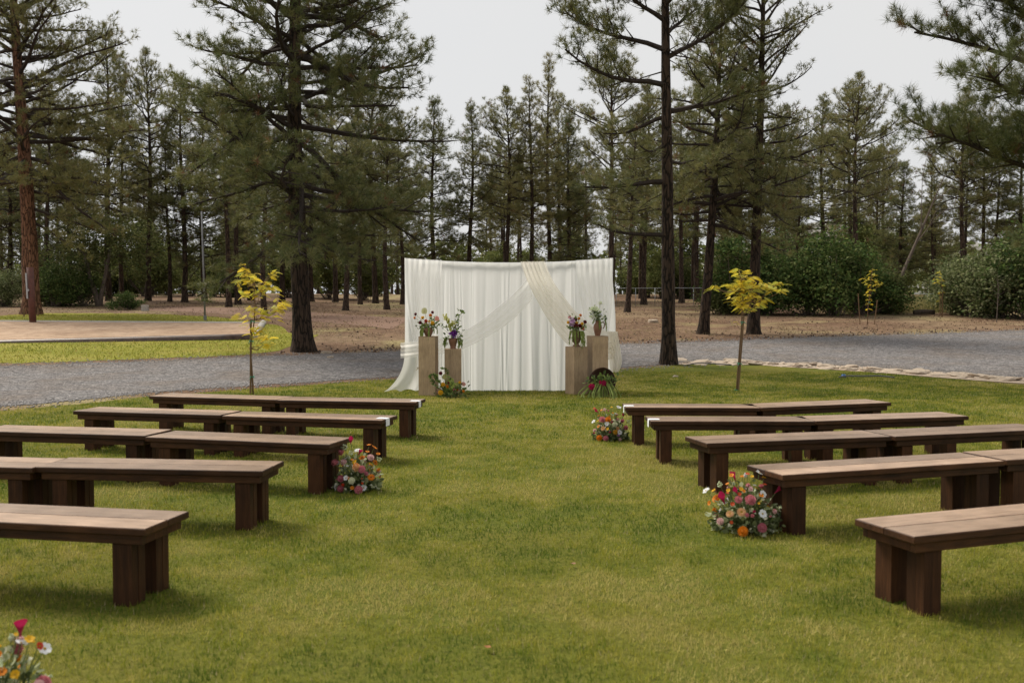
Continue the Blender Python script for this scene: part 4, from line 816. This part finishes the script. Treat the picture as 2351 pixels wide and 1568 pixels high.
# ------------------------------------------------------------------ vases and their flowers
def vase(parentped, h, prof, mat, label, name='clay_vase', handle=False):
    L_ = parentped.location; t = thing(name, label, 'vase', (L_.x, L_.y - .02, h))
    a = Acc(); a.lathe(prof + [(r - .008, z) for r, z in reversed(prof) if r > .02], 28); obj('body', a.build('vase_body', mat, True), t)
    if handle:
        k = np.linspace(-.25 * PI, 1.25 * PI, 14); a = Acc(); pth = spline([(.055, .235), (.095, .25), (.125, .22), (.118, .165), (.095, .13)], 14); a.tube([(p[0], 0, p[1]) for p in pth], .0095, 8); obj('handle', a.build('handle', mat, True), t)
    return t
def tassel(acc, p, drop, rg, r=.010):
    n = 9; pts = []; x = np.array(p, float); out = np.array([p[0], p[1], 0]); out = out / (np.linalg.norm(out) + 1e-6) * .03
    for i in range(n): f = i / (n - 1); pts.append(x + out * math.sin(min(1, f * 2) * PI / 2) + np.array([rg.normal() * .004, rg.normal() * .004, .02 * math.sin(min(1, f * 3) * PI) - drop * f]))
    acc.tube(pts, [r * (.5 + .7 * math.sin(PI * (.15 + .8 * i / (n - 1)))) * rg.uniform(.8, 1.25) for i in range(n)], 6, None, True, .5, rg)
def bouquet(label, ped, h, zb, items, ppm, o, seed, tassels, leafs, pal=GPAL, W=.12, size=.05, name='vase_flowers'):
    rg = np.random.default_rng(seed); L_ = ped.location; t = thing(name, label, 'flowers', (L_.x, L_.y - .02, h + zb)); st = Acc()
    for (kind, c, cx, cy, r) in items:
        u = (cx - o[0]) / ppm; hh = (o[1] - cy) / ppm; y_ = rg.uniform(-.09, .02); nrm = (u * 1.0, -.14, .14)
        if kind == 'anthurium': nrm = (u * .6, -.6, .12)
        put(t, kind, c, (u, y_, hh), r / ppm, nrm, (.5, .36, .1), 0 if kind == 'anthurium' else rg.random() * 6)
        st.tube([(u * .15, 0, -.1), (u * .35, y_ * .4, max(.0, hh * .4)), (u, y_ + .01, hh - .005)], [.0035, .003, .0025], 4, None, False)
    obj('flower_stems', st.build('flower_stems', M_STEM), t)['kind'] = 'stuff'
    if tassels:
        a = Acc()
        for (x, y_, d) in tassels: tassel(a, (x, y_, .0), d, rg)
        obj('trailing_amaranth', a.build('trailing', M_AMA), t)
    P = []; D = []
    for (cx, cy, sx, sz, n) in leafs:
        u = (cx - o[0]) / ppm; hh = (o[1] - cy) / ppm; q = rg.normal(size=(n, 3)) * np.array([sx, .04, sz]) + np.array([u, -.02, hh]); P.append(q); D.append(np.tile((u * 3, -.2, .4), (n, 1)))
    foliage(t, np.concatenate(P), np.concatenate(D), size, pal, seed + 1, (0, 0, -.08), .002)
    return t
M_AMA = leafmat('amaranth_tassels', .2, .8, False, (.24, .30, .07))
v1 = vase(pT1, h1, [(.0, 0), (.05, 0), (.062, .02), (.083, .07), (.088, .105), (.078, .135), (.068, .148), (.072, .158)], M_TERRA, 'round terracotta pot on the tall pedestal beside the puddled drape', 'clay_pot')
v2 = vase(pT2, h2, [(.0, 0), (.055, 0), (.055, .012), (.048, .02), (.06, .07), (.078, .13), (.083, .165), (.078, .185), (.083, .192)], M_TERRA, 'tapered terracotta pot holding purple orchids', 'clay_pot')
v3 = vase(pT3, h3, [(.0, 0), (.068, 0), (.066, .02), (.045, .04), (.04, .055), (.06, .075), (.078, .12), (.082, .2), (.084, .27), (.095, .285)], M_TERRA2, 'tall footed clay urn on the short pedestal', 'clay_urn')
v4 = vase(pT4, h4, [(.0, 0), (.045, 0), (.05, .02), (.068, .09), (.079, .15), (.072, .2), (.045, .235), (.035, .25), (.04, .27), (.045, .276)], M_TERRA, 'slim terracotta jug with one handle', 'clay_jug', True)
bouquet('red, orange and yellow blooms with a pale anthurium in the round pot', pT1, h1, .155, [('pom', C_BU, 90, 235, 26), ('pom', C_BU, 165, 365, 30), ('pom', C_RE, 250, 340, 28), ('pom', C_BU, 355, 205, 24), ('pom', C_DP, 245, 390, 32), ('pom', C_OR, 80, 290, 22), ('pom', C_OR, 325, 250, 27), ('pom', C_YE, 200, 290, 28), ('pom', C_YE, 355, 370, 33), ('pom', C_YE, 300, 345, 18), ('anthurium', (.62, .60, .32), 225, 190, 55), ('anthurium', (.75, .30, .25), 425, 305, 42), ('bud', C_GR, 300, 385, 20)], 865, (285, 440), 201,
        [(-.10, -.03, .22), (-.085, -.06, .26), (-.115, -.01, .18), (-.07, -.075, .2), (.01, -.09, .25), (.02, -.085, .17), (.08, -.04, .1), (.13, -.01, .12), (-.095, -.05, .3)], [(230, 420, .05, .03, 26), (330, 410, .05, .03, 26), (360, 330, .03, .06, 16), (420, 400, .03, .04, 14), (180, 420, .03, .04, 16)])
bouquet('purple and lime orchids with wispy olive sprigs in the tapered pot', pT2, h2, .19, [('orchid', C_PU, 610, 545, 70), ('orchid', C_PU, 660, 540, 62), ('orchid', C_PU, 640, 500, 55), ('orchid', (.60, .58, .12), 520, 265, 55), ('orchid', (.60, .58, .12), 555, 300, 55), ('orchid', (.58, .58, .14), 585, 350, 62), ('orchid', (.58, .58, .14), 600, 400, 62), ('orchid', (.62, .60, .16), 640, 360, 55), ('orchid', (.55, .56, .14), 575, 430, 52)], 865, (632, 590), 202,
        [(-.1, -.02, .14), (-.115, -.03, .22), (-.13, 0, .1), (.09, -.03, .17), (.11, -.02, .12), (.13, 0, .18), (.08, -.06, .2), (.115, -.05, .13)], [(690, 420, .03, .09, 40), (710, 280, .02, .05, 14), (745, 175, .025, .015, 10), (490, 410, .03, .02, 10), (650, 470, .05, .04, 24), (530, 640, .02, .06, 26), (735, 600, .025, .05, 26)])
bouquet('burgundy and orange blooms with lilac spray in the footed urn', pT3, h3, .285, [('pom', C_BU, 305, 320, 32), ('pom', C_BU, 310, 415, 36), ('pom', C_BU, 370, 415, 32), ('pom', C_BU, 445, 360, 29), ('pom', C_OR, 380, 260, 22), ('pom', C_OR, 355, 305, 21), ('pom', C_YE, 325, 375, 26), ('pom', C_YE, 400, 385, 26), ('pom', C_YE, 200, 365, 26), ('anthurium', C_CO, 410, 450, 38), ('daisy', C_DP, 220, 285, 28), ('spray', C_LI, 250, 380, 55), ('spray', C_LI, 265, 330, 45), ('bud', C_GR, 180, 210, 9), ('bud', (.4, .42, .1), 198, 430, 22), ('bud', C_BU, 295, 380, 20)], 822, (322, 490), 203,
        [(-.1, -.02, .25), (-.09, -.06, .16), (-.06, -.08, .2), (-.02, -.1, .32), (.02, -.1, .12), (.06, -.08, .28), (.09, -.05, .2), (.1, -.03, .3), (.12, -.01, .32), (.08, -.07, .33), (-.03, -.09, .2)], [(250, 440, .04, .03, 22), (340, 460, .06, .02, 30), (420, 440, .04, .03, 16), (310, 290, .05, .04, 12)])
bouquet('airy green and white umbels in the handled jug', pT4, h4, .275, [('spray', C_GW, 550, 205, 50), ('spray', C_GW, 590, 190, 45), ('spray', C_GW, 620, 210, 40), ('spray', C_GW, 665, 110, 34), ('spray', C_GW, 545, 320, 36), ('spray', C_GW, 600, 290, 40), ('spray', C_WH, 680, 280, 30), ('spray', C_GW, 650, 310, 34)], 822, (632, 375), 204,
        [(.015, -.05, .16), (.03, -.05, .12), (-.06, -.02, .06), (.13, .01, .2), (.12, .0, .1)], [(600, 290, .05, .05, 40), (650, 310, .04, .05, 36), (570, 250, .03, .04, 18), (740, 340, .012, .05, 14), (640, 360, .03, .03, 16)], size=.045)
# ground arrangement on the left
X, Y = at(1036, 913); t = thing('flower_cluster', 'fern and anthurium arrangement on the grass before the short orchid pedestal', 'flower arrangement', (X, Y, 0)); rg = np.random.default_rng(210)
st = Acc(); o_ = (640, 1530); pp = 850
for (k, c, cx, cy, r) in [('pom', C_BU, 485, 1165, 28), ('pom', C_YE, 520, 1330, 34), ('pom', C_YE, 490, 1445, 38), ('pom', C_OR, 585, 1360, 26), ('pom', C_OR, 720, 1410, 27), ('pom', C_PK, 690, 1410, 24), ('anthurium', (.62, .28, .25), 825, 1330, 38), ('anthurium', (.5, .30, .22), 775, 1450, 46), ('anthurium', (.52, .22, .24), 465, 1425, 46), ('anthurium', (.36, .34, .12), 590, 1475, 55), ('anthurium', (.42, .40, .16), 545, 1225, 48), ('pom', C_OR, 825, 1425, 20), ('pom', C_YE, 770, 1295, 20), ('orchid', (.42, .50, .12), 640, 1290, 70), ('orchid', (.42, .50, .12), 690, 1320, 66), ('orchid', (.42, .50, .12), 650, 1360, 56), ('anthurium', (.3, .3, .1), 650, 1500, 50), ('pom', C_BU, 605, 1300, 18)]:
    u = (cx - o_[0]) / pp; hh = max(.03, (o_[1] - cy) / pp); y_ = rg.uniform(-.12, .02); put(t, k, c, (u, y_, hh), r / pp, (u * .7, -.5, .25), (.5, .36, .1), rg.random() * (.8 if k == 'anthurium' else 6)); st.tube([(u * .2, 0, 0), (u * .7, y_ * .6, hh * .6), (u, y_ + .01, hh)], [.0035, .003, .0025], 4, None, False)
obj('flower_stems', st.build('flower_stems', M_STEM), t)['kind'] = 'stuff'
PP_ = []; DD = []
for (pts, n) in [([(600, 1480), (450, 1250), (360, 1180)], 44), ([(600, 1490), (400, 1340), (335, 1230)], 44), ([(620, 1450), (570, 1180), (520, 1090)], 26), ([(650, 1450), (760, 1380), (860, 1520)], 26), ([(620, 1500), (500, 1500), (480, 1550)], 26)]:
    c = spline([((x - o_[0]) / pp, (o_[1] - y) / pp) for x, y in pts], n)
    for i in range(n): PP_.append((c[i, 0], -.05 + rg.normal() * .01, max(.01, c[i, 1]))); DD.append((rg.choice([-1, 1]) * .8, -.3, .5))
q = rg.normal(size=(170, 3)) * np.array([.12, .06, .07]) + np.array([.02, -.02, .1]); q[:, 2] = np.abs(q[:, 2]) + .005
foliage(t, np.concatenate([np.array(PP_), q]), np.concatenate([np.array(DD), q * np.array([4, 4, 4])]), .055, GPAL, 211, (0, 0, 0))
# tipped bowl
X, Y = at(1382, 912); t = thing('clay_bowl', 'large brown clay bowl tipped on its side on the grass', 'bowl', (X + .045, Y + .18, .218)); a = Acc()
prof = [(.0, -.16), (.09, -.155), (.15, -.1), (.195, -.02), (.215, .06), (.225, .065), (.215, .05), (.19, -.02), (.145, -.09), (.085, -.14), (.0, -.145)]
a.lathe(prof, 36); t.scale = (1.15,) * 3; t.location.z = .25; b_ = obj('body', a.build('bowl_body', M_BOWL, True), t); b_.rotation_euler = (rr(80), 0, rr(-28))
t = thing('spilled_flowers', 'burgundy peonies and green amaranth spilling from the tipped bowl', 'flowers', (X - .01, Y, 0), 0, None, (1.2, 1.1, 1.2)); rg = np.random.default_rng(230)
for (k, c, x, z, r) in [('pom', C_MG, .01, .215, .052), ('pom', C_MG, -.145, .155, .05), ('pom', C_MG, -.115, .12, .035), ('pom', (.28, .012, .05), .05, .19, .03)]: put(t, k, c, (x, -.06, z), r, (x, -1, .3), spin=rg.random())
a = Acc()
for i in range(46):
    x = rg.uniform(-.17, .2); z0 = .24 - abs(x) * .3 + rg.normal() * .02; k = 8; fx = x * 1.25 + rg.normal() * .05 - .03; fy = -.13 + rg.normal() * .06
    pts = spline([(x * .6, .06, z0 - .03), (x * .9, -.03, z0), (fx, fy * .8, z0 * .45), (fx * 1.1, fy - .02, .02), (fx * 1.25 + rg.normal() * .03, fy - .1 * rg.random(), .012)], k); a.tube(pts, [.004] + [rg.uniform(.005, .010) for j in range(k - 2)] + [.003], 5, None, True, .5, rg)
obj('trailing_amaranth', a.build('amaranth_spill', M_AMA), t)
q = rg.normal(size=(150, 3)) * np.array([.09, .04, .03]) + np.array([.02, -.02, .25]); foliage(t, q, q * np.array([3, 2, 2]), .05, GPAL, 231)

# ------------------------------------------------------------------ sand pit edging, posts, lamp, fence, stones, bits
def edge_pipe(p, q, n, r, zc, mat=M_PIPE, sink=0): pts = [p + (q - p) * i / (n - 1) for i in range(n)]; a = Acc(); a.tube([(x, y, gz(x, y) + zc - sink * min(1, i / n * 1.8)) for i, (x, y) in enumerate(pts)], r, 10); return a.build('edging_pipe', mat, True)
t = thing('pit_edging', 'long dark pipe edging around the volleyball sand pit', 'edging', (0, 0, 0))
obj('pipe', edge_pipe(q1, q0, 24, .16, .04, M_PIPE, .16), t); obj('pipe', edge_pipe(q2, q3, 24, .07, .0, M_CONCRETE), t); obj('pipe', edge_pipe(q1 + (q2 - q1) * .02, q2, 12, .13, .02, M_CONCRETE), t)
X, Y = at(76, 741); t = thing('net_post', 'rust brown volleyball post with a grey net channel', 'post', (X, Y, gz(X, Y)))
a = Acc(); a.tube([(0, 0, -.3), (-.09, 0, 2.3)], .14, 14); obj('post', a.build('net_post', M_BROWNPOST, True), t); a = Acc(); a.box(-.03, .03, -.03, .03, 0, 1.05, .004); obj('net_channel', a.build('net_channel', M_METAL), t, (-.135, -.16, 1.0), (0, -.04, 0)); a = Acc(); a.lathe([(.005, 0), (.05, 0), (.05, .05), (.005, .05)], 10); obj('winch', a.build('winch', M_METAL), t, (-.10, -.16, 1.35), (PI / 2, 0, 0))
X, Y = at(471, 736); t = thing('pole', 'thin tall grey metal pole behind the sand pit', 'pole', (X, Y, gz(X, Y))); a = Acc(); a.tube([(0, 0, -.2), (-.1, 0, 4.7)], [.042, .034], 10); obj('shaft', a.build('shaft', M_POLEGREY, True), t); a = Acc(); a.lathe([(.07, 0), (.07, .2), (.055, .22)], 10); obj('collar', a.build('collar', M_POLEGREY), t)
X, Y = at(333, 714); a = Acc(); a.box(-.16, .16, -.12, .12, -.05, .3, .02); tag(obj('utility_box', a.build('utility_box', M_CONCRETE), None, (X, Y, gz(X, Y))), 'small pale utility box beside the low round bush', 'box')
for (bx, by) in ((55, 728), (87, 726)):
    X, Y = at(bx, by); a = Acc(); a.box(-.025, .025, -.025, .025, -.1, .38, .004); tag(obj('ground_stake', a.build('ground_stake', M_STAKE), None, (X, Y, gz(X, Y))), 'short dark stake in the grass by the red-barked pine', 'stake', 'short stakes by the red pine')
# floodlight on the pine
pz = gz(*P1); t = thing('floodlight', 'white-topped floodlight bracketed to the dark pine trunk', 'lamp', (P1[0] - .75, P1[1] - .15, pz + 5.62))
a = Acc(); a.lathe([(.005, .05), (.2, .035), (.31, 0), (.31, -.012)], 24); obj('hood_top', a.build('hood_top', M_LAMPTOP, True), t)
a = Acc(); a.lathe([(.31, -.014), (.27, -.16), (.2, -.24), (.005, -.24)], 24); obj('housing', a.build('housing', M_DARKMETAL, True), t)
a = Acc(); a.tube([(.2, 0, -.1), (.38, .04, -.3), (.62, .12, -.62)], [.035, .035, .045], 8); obj('bracket', a.build('bracket', M_DARKMETAL), t)
# chain link fence
f0, f1 = at(2085, 708), at(2345, 705); t = thing('chain_link_fence', 'low chain link fence with a pale top rail behind the tall dry grass', 'fence', (0, 0, 0))
dv = (f1 - f0); n = 7; zt_ = .75
a = Acc(); a.tube([(f0[0] + dv[0] * i / 6, f0[1] + dv[1] * i / 6, gz(*(f0 + dv * i / 6)) + zt_) for i in range(7)], .032, 8); obj('rail', a.build('rail', M_METAL, True), t)
for i in range(n): p = f0 + dv * i / 6; a = Acc(); a.tube([(p[0], p[1] + .05, gz(*p) - .1), (p[0], p[1] + .05, gz(*p) + zt_)], .03, 8); obj('post', a.build('fence_post', M_METAL, True), t)
a = Acc()
for i in range(90):
    for s in (0, .6):
        p = f0 + dv * min(1, i / 90); q = f0 + dv * min(1, (i + 4) / 90); za, zb = gz(*p), gz(*q)
        if s: a.tube([(p[0], p[1] + .02, za + .03), (q[0], q[1] + .02, zb + zt_)], .003, 3, None, False)
        else: a.tube([(p[0], p[1] + .03, za + zt_), (q[0], q[1] + .03, zb + .03)], .003, 3, None, False)
o = obj('wire_mesh', a.build('wire_mesh', M_METAL), t); o['kind'] = 'stuff'
# second far fence rail through the trees
f0, f1 = at(1415, 704), at(1680, 703); t = thing('wire_fence', 'thin rail fence running between the trunks beyond the backdrop', 'fence', (0, 0, 0)); dv = f1 - f0
a = Acc(); a.tube([(f0[0] + dv[0] * i / 6, f0[1] + dv[1] * i / 6, gz(*(f0 + dv * i / 6)) + 1.05) for i in range(7)], .014, 6); obj('rail', a.build('rail', M_METAL, True), t)
for i in range(7): p = f0 + dv * i / 6; a = Acc(); a.tube([(p[0], p[1] + .05, gz(*p) - .1), (p[0], p[1] + .05, gz(*p) + 1.05)], .018, 6); obj('post', a.build('fence_post', M_METAL, True), t)
# stone edging along the road bend
t = thing('stone_edging', 'row of pale sandstone slabs edging the lawn at the road bend', 'stone edging', (0, 0, 0)); rg = np.random.default_rng(90)
import bmesh
STM = []
for k in range(8):
    bm = bmesh.new(); bmesh.ops.create_icosphere(bm, subdivisions=2, radius=1)
    ph = rg.random(6) * 6
    for v in bm.verts:
        c = v.co; s = 1 + .16 * math.sin(c.x * 2.4 + ph[0]) + .13 * math.sin(c.y * 3.1 + ph[1]) + .10 * math.sin(c.z * 4 + c.x * 2 + ph[2]); v.co = c * s; v.co.z = max(-.6, min(.55 + .1 * math.sin(c.x * 3 + ph[3]), v.co.z))
    me = bpy.data.meshes.new('stone'); bm.to_mesh(me); bm.free(); me.materials.append(M_STONE); STM.append(me)
mid = np.array([(a_ + b2) / 2 for a_, b2 in zip(poly([(1575, 837), (1690, 836), (1850, 846), (2000, 856), (2180, 869), (2351, 882)]), poly([(1575, 832), (1690, 829), (1850, 835), (2000, 844), (2180, 855), (2351, 868)]))])
for i in range(150):
    f = rg.random() ** .8 * (len(mid) - 1); j = min(len(mid) - 2, int(f)); p = mid[j] + (mid[j + 1] - mid[j]) * (f - j) + np.array([rg.normal() * .1, rg.normal() * .32]); s = rg.uniform(.07, .24)
    obj('stone', STM[i % 8], t, (p[0], p[1], gz(*p) + s * .08), (rg.normal() * .12, rg.normal() * .12, rg.random() * 6), (s, s * rg.uniform(.6, 1), s * rg.uniform(.2, .42)))
# rocks, hose, blue cap, log, tree-base ring
for (bx, by, s, lb) in [(1500, 741, .26, 'dark round rock on bare ground behind the backdrop side'), (1250 - 3, 855, .01, None), (2170 - 20, 866 - 10, .01, None), (748, 812, .14, 'flat pale rock beside the foot of the floodlight pine'), (760, 822, .1, 'small brown rock at the road edge near the floodlight pine'), (1552, 866, .08, 'small pale stone on the lawn near the straight pine')]:
    if lb:
        X, Y = at(bx, by); tag(obj('rock', STM[int(s * 100) % 8], None, (X, Y, gz(X, Y) + s * .15), (0, 0, bx), (s, s * .8, s * .6)), lb, 'rock')
X, Y = at(1985, 869); a = Acc(); pts = spline([(-.55, .0, .03), (-.3, .12, .045), (0, 0, .05), (.35, .05, .05), (.6, -.12, .03)], 18); a.tube(pts, .016, 7); tag(obj('hose_piece', a.build('hose', M_HOSE, True), None, (X, Y, gz(X, Y))), 'dark bent irrigation hose lying on the lawn with a blue cap nearby', 'hose')
X, Y = at(1937, 867); a = Acc(); a.lathe([(.005, .07), (.04, .07), (.055, .03), (.06, -.02)], 12); tag(obj('sprinkler_cap', a.build('cap', M_BLUE, True), None, (X, Y, gz(X, Y))), 'small blue sprinkler cap on the lawn', 'cap')
X, Y = at(1615, 840); a = Acc(); pts = spline([(-.4, 0, .02), (-.1, .1, .06), (.3, 0, .05), (.7, .05, .02)], 14); a.tube(pts, .014, 6); tag(obj('hose_piece', a.build('hose', M_HOSE, True), None, (X, Y, gz(X, Y))), 'short dark hose at the foot of the straight lawn-edge pine', 'hose')
X, Y = at(2122, 722); a = Acc(); a.tube([(-.5, 0, .1), (.0, .03, .13), (.5, 0, .11)], [.11, .12, .1], 9, None, True, .2, rg); tag(obj('log', a.build('log', M_DEAD, True), None, (X, Y, gz(X, Y))), 'short dark log lying in front of the tall dry grass', 'log')
# fallen leaves on the lawn
for (bx, by, lb, c) in [(1316, 1306, 'single brown dry leaf lying on the aisle grass', (.38, .20, .12)), (1119, 1502, 'tiny orange dry leaf on the grass at the aisle mouth', (.42, .17, .06))]:
    X, Y = at(bx, by); a = Acc(); a.add([(0, -.05, .055), (.03, -.01, .06), (.022, .03, .05), (0, .055, .052), (-.022, .03, .062), (-.03, -.01, .05), (0, 0, .045)], [(0, 1, 6, 5), (1, 2, 3, 6), (6, 3, 4, 5)]); tag(obj('fallen_leaf', a.build('fallen_leaf', petal_mat(c)), None, (X, Y, .012), (0, 0, 1), .45), lb, 'leaf')

# ------------------------------------------------------------------ grass (stuff)
def inside_lawn(x, y): return y < np.interp(x, LAWN_FAR[:, 0], LAWN_FAR[:, 1]) + .08 + .3 * (vnoise(x * 1.7, y * 0 + 3) - .5) - .3 * np.abs(np.random.default_rng(4).normal(size=np.shape(x)))
def blades(rg, x, y, w_, h_, pal, zoff=.0):
    n = len(x); az = rg.random(n) * 2 * PI; ti = np.abs(rg.normal(size=n)) * .55 + .12; hh = h_ * (.5 + .7 * rg.random(n) + .5 * (vnoise(x * 5 + 31, y * 5) - .3))
    lean = np.stack([np.cos(az) * np.sin(ti), np.sin(az) * np.sin(ti), np.cos(ti)], 1) * hh[:, None]
    a2 = rg.random(n) * PI; sd_ = np.stack([np.cos(a2), np.sin(a2), 0 * a2], 1) * (w_ * (.7 + .6 * rg.random(n)))[:, None] * .5
    B = np.stack([x, y, terr(x, y) + zoff], 1); V = np.stack([B - sd_, B + sd_, B + lean], 1).reshape(-1, 3)
    pt = .4 * vnoise(x * .9, y * .9) + .34 * vnoise(x * 4.1 + 9, y * 4.1) + .26 * vnoise(x * 13, y * 13 + 5)
    k = np.clip((pt - .5) * 3.0 + .47 + .2 * rg.normal(size=n), 0, 1) * (len(pal) - 1)
    c = np.stack([np.interp(k, np.arange(len(pal)), pal[:, j]) for j in range(3)], 1) * (.8 + .4 * rg.random((n, 1)))
    c[rg.random(n) < .035] = (.42, .35, .18)
    return V, np.repeat(c, 3, 0)
GRP = np.array([(.085, .135, .013), (.165, .205, .016), (.275, .275, .026), (.40, .36, .06), (.50, .42, .14)])
rg = np.random.default_rng(300); VV = []; CC = []
for (y0, y1, dn, w_, h_) in [(2.2, 4.2, 8000, .0040, .034), (4.2, 7, 4600, .0052, .035), (7, 12, 2400, .0074, .036), (12, 22.8, 1100, .012, .038)]:
    wd = .56 * y1 + 1.4; n = int(dn * (y1 - y0) * 2 * wd); x = rg.uniform(-wd, wd, n); y = rg.uniform(y0, y1, n)
    k = (np.abs(x) < .56 * y + 1.4) & inside_lawn(x, y); x = x[k]; y = y[k]
    V, C = blades(rg, x, y, w_, h_, GRP); VV.append(V); CC.append(C)
V = np.concatenate(VV); o = obj('lawn_grass', mesh('lawn_grass', V, np.arange(len(V)).reshape(-1, 3), M_GRASS, False, np.concatenate(CC))); tag(o, 'short mown yellow-green grass covering the lawn', 'grass', None, 'stuff')
n = 60000; x = rg.uniform(-24, -4, n); y = rg.uniform(18, 48, n); yn = np.interp(x, FL_N[:, 0], FL_N[:, 1]); yf = np.interp(x, FL_F[:, 0], FL_F[:, 1])
def in_quad(x, y, Q):
    r = np.ones(len(x), bool)
    for i in range(4): a_, b2 = Q[i], Q[(i + 1) % 4]; r &= ((b2[0] - a_[0]) * (y - a_[1]) - (b2[1] - a_[1]) * (x - a_[0])) > -.12
    return r
k = (y > yn) & (y < yf) & (x < at(655, 800)[0]) & ~in_quad(x, y, (q0, q1, q2, q3)); V, C = blades(rg, x[k], y[k], .03, .06, np.array([(.16, .19, .02), (.24, .245, .03), (.32, .28, .05), (.40, .33, .10)]))
o = obj('far_lawn_grass', mesh('far_grass', V, np.arange(len(V)).reshape(-1, 3), M_GRASS, False, C)); tag(o, 'sunlit yellow-green grass around the sand pit', 'grass', None, 'stuff')
# tall dry grass by the fence
c0 = at(2110, 716); n = 9000; x = c0[0] + rg.normal(size=n) * 1.7; y = c0[1] + 1.2 + rg.normal(size=n) * .9; V, C = blades(rg, x, y, .03, .75, np.array([(.20, .20, .06), (.32, .29, .12), (.42, .36, .18)]))
o = obj('tall_grass', mesh('tall_grass', V, np.arange(len(V)).reshape(-1, 3), M_GRASS, False, C)); tag(o, 'patch of tall dry grass before the chain link fence', 'grass', None, 'stuff')
# wispy dry grass and pine cones on the forest floor
n = 26000; y = 24 + 46 * rg.random(n) ** .8; x = rg.uniform(-.58, .58, n) * y
rf = np.interp(x, ROAD_FAR[:, 0], ROAD_FAR[:, 1]); k = (y > rf + .3) & (vnoise(x * .3, y * .3) > .5) & ~((x < -3) & (y > np.interp(x, FL_N[:, 0], FL_N[:, 1]) - 1) & (y < np.interp(x, FL_F[:, 0], FL_F[:, 1]) + .5) & (x < at(655, 800)[0]))
V, C = blades(rg, x[k], y[k], .02, .10, np.array([(.22, .19, .08), (.34, .27, .14), (.42, .33, .19)])); o = obj('dry_grass', mesh('dry_grass', V, np.arange(len(V)).reshape(-1, 3), M_GRASS, False, C)); tag(o, 'sparse dry grass on the forest floor beyond the road', 'grass', None, 'stuff')
n = 1700; y = 24 + 44 * rg.random(n); x = rg.uniform(-.55, .6, n) * y; m_ = rg.random(n) < .35
px = rg.uniform(1400, 1860, n); y = np.where(m_, np.interp(x, ROAD_FAR[:, 0], ROAD_FAR[:, 1]) + np.abs(rg.normal(size=n)) * 1.2 + .2, y)
rf = np.interp(x, ROAD_FAR[:, 0], ROAD_FAR[:, 1]); k = (y > rf + .1) & ~((x < at(655, 800)[0]) & (y < np.interp(x, FL_F[:, 0], FL_F[:, 1]))); x = x[k]; y = y[k]; n = len(x)
oc = np.array([(1, 0, 0), (-1, 0, 0), (0, 1, 0), (0, -1, 0), (0, 0, 1.), (0, 0, -1)]); sz = rg.uniform(.018, .045, n); V = oc[None] * sz[:, None, None] * rg.uniform(.6, 1.3, (n, 6, 1)) + np.stack([x, y, terr(x, y) + .02], 1)[:, None, :]
fc = np.array([(0, 2, 4), (2, 1, 4), (1, 3, 4), (3, 0, 4), (2, 0, 5), (1, 2, 5), (3, 1, 5), (0, 3, 5)]); Fq = (np.arange(n)[:, None, None] * 6 + fc[None]).reshape(-1, 3)
o = obj('pine_cones', mesh('pine_cones', V.reshape(-1, 3), Fq, simple('pine_cone', (.11, .065, .04), (.05, .03, .02), 20, .9))); tag(o, 'fallen pine cones strewn over the forest floor', 'pine cones', None, 'stuff')

# loose stones along both edges of the gravel road
n = 16000; x = rg.uniform(-14, 22, n); e_ = rg.random(n) < .5; y = np.where(e_, np.interp(x, ROAD_NEAR[:, 0], ROAD_NEAR[:, 1]), np.interp(x, ROAD_FAR[:, 0], ROAD_FAR[:, 1])) + rg.normal(size=n) * .5
sz = rg.uniform(.008, .026, n); V = oc[None] * sz[:, None, None] * rg.uniform(.6, 1.3, (n, 6, 1)) * np.array([1, 1, .6]) + np.stack([x, y, terr(x, y) + .012], 1)[:, None, :]; Fq = (np.arange(n)[:, None, None] * 6 + fc[None]).reshape(-1, 3)
o = obj('loose_gravel', mesh('loose_gravel', V.reshape(-1, 3), Fq, simple('loose_stone', (.34, .32, .30), (.14, .13, .13), 30, .9))); tag(o, 'loose grey gravel scattered along the road edges', 'gravel', None, 'stuff')
# pine needles and twigs littering the floor; the far edge of the wood
n = 70000; y = 24 + 44 * rg.random(n); x = rg.uniform(-.6, .6, n) * y; rf = np.interp(x, ROAD_FAR[:, 0], ROAD_FAR[:, 1])
k = (y > rf + .15) & (vnoise(x * .8, y * .5) + .4 * vnoise(x * 3, y * 2) > .62) & ~((x < at(655, 800)[0]) & (y < np.interp(x, FL_F[:, 0], FL_F[:, 1]) + .3)); x = x[k]; y = y[k]; n = len(x)
az = rg.random(n) * 2 * PI; ln_ = rg.uniform(.05, .16, n); d = np.stack([np.cos(az), np.sin(az), rg.uniform(0, .5, n)], 1) * ln_[:, None]; sd_ = np.stack([-np.sin(az), np.cos(az), 0 * az], 1) * rg.uniform(.008, .028, n)[:, None]; B = np.stack([x, y, terr(x, y) + .012], 1)
V = np.stack([B - sd_, B + sd_, B + d], 1).reshape(-1, 3); pal = np.array([(.05, .03, .02), (.10, .055, .033), (.16, .09, .052), (.24, .165, .10)]); C = np.repeat(pal[rg.integers(0, 4, n)], 3, 0)
o = obj('needle_litter', mesh('needle_litter', V, np.arange(len(V)).reshape(-1, 3), M_GRASS, False, C)); tag(o, 'brown pine needle litter and twigs over the forest floor', 'litter', None, 'stuff')
n = 15000; x = rg.uniform(-115, 115, n); top = 3.2 + 4.5 * vnoise(x * .13, x * 0 + 2) + 1.5 * vnoise(x * .7, x * 0 + 6); P = np.stack([x, rg.uniform(142, 158, n), 2.2 + top * rg.random(n) ** .8], 1)
V, F_, C = leaves(rg, P, 1.0, OP * .9); o = obj('distant_woods', mesh('distant_woods', V, F_, M_LEAF, False, C)); tag(o, 'far green edge of the wood seen between the trunks', 'wood', None, 'stuff')
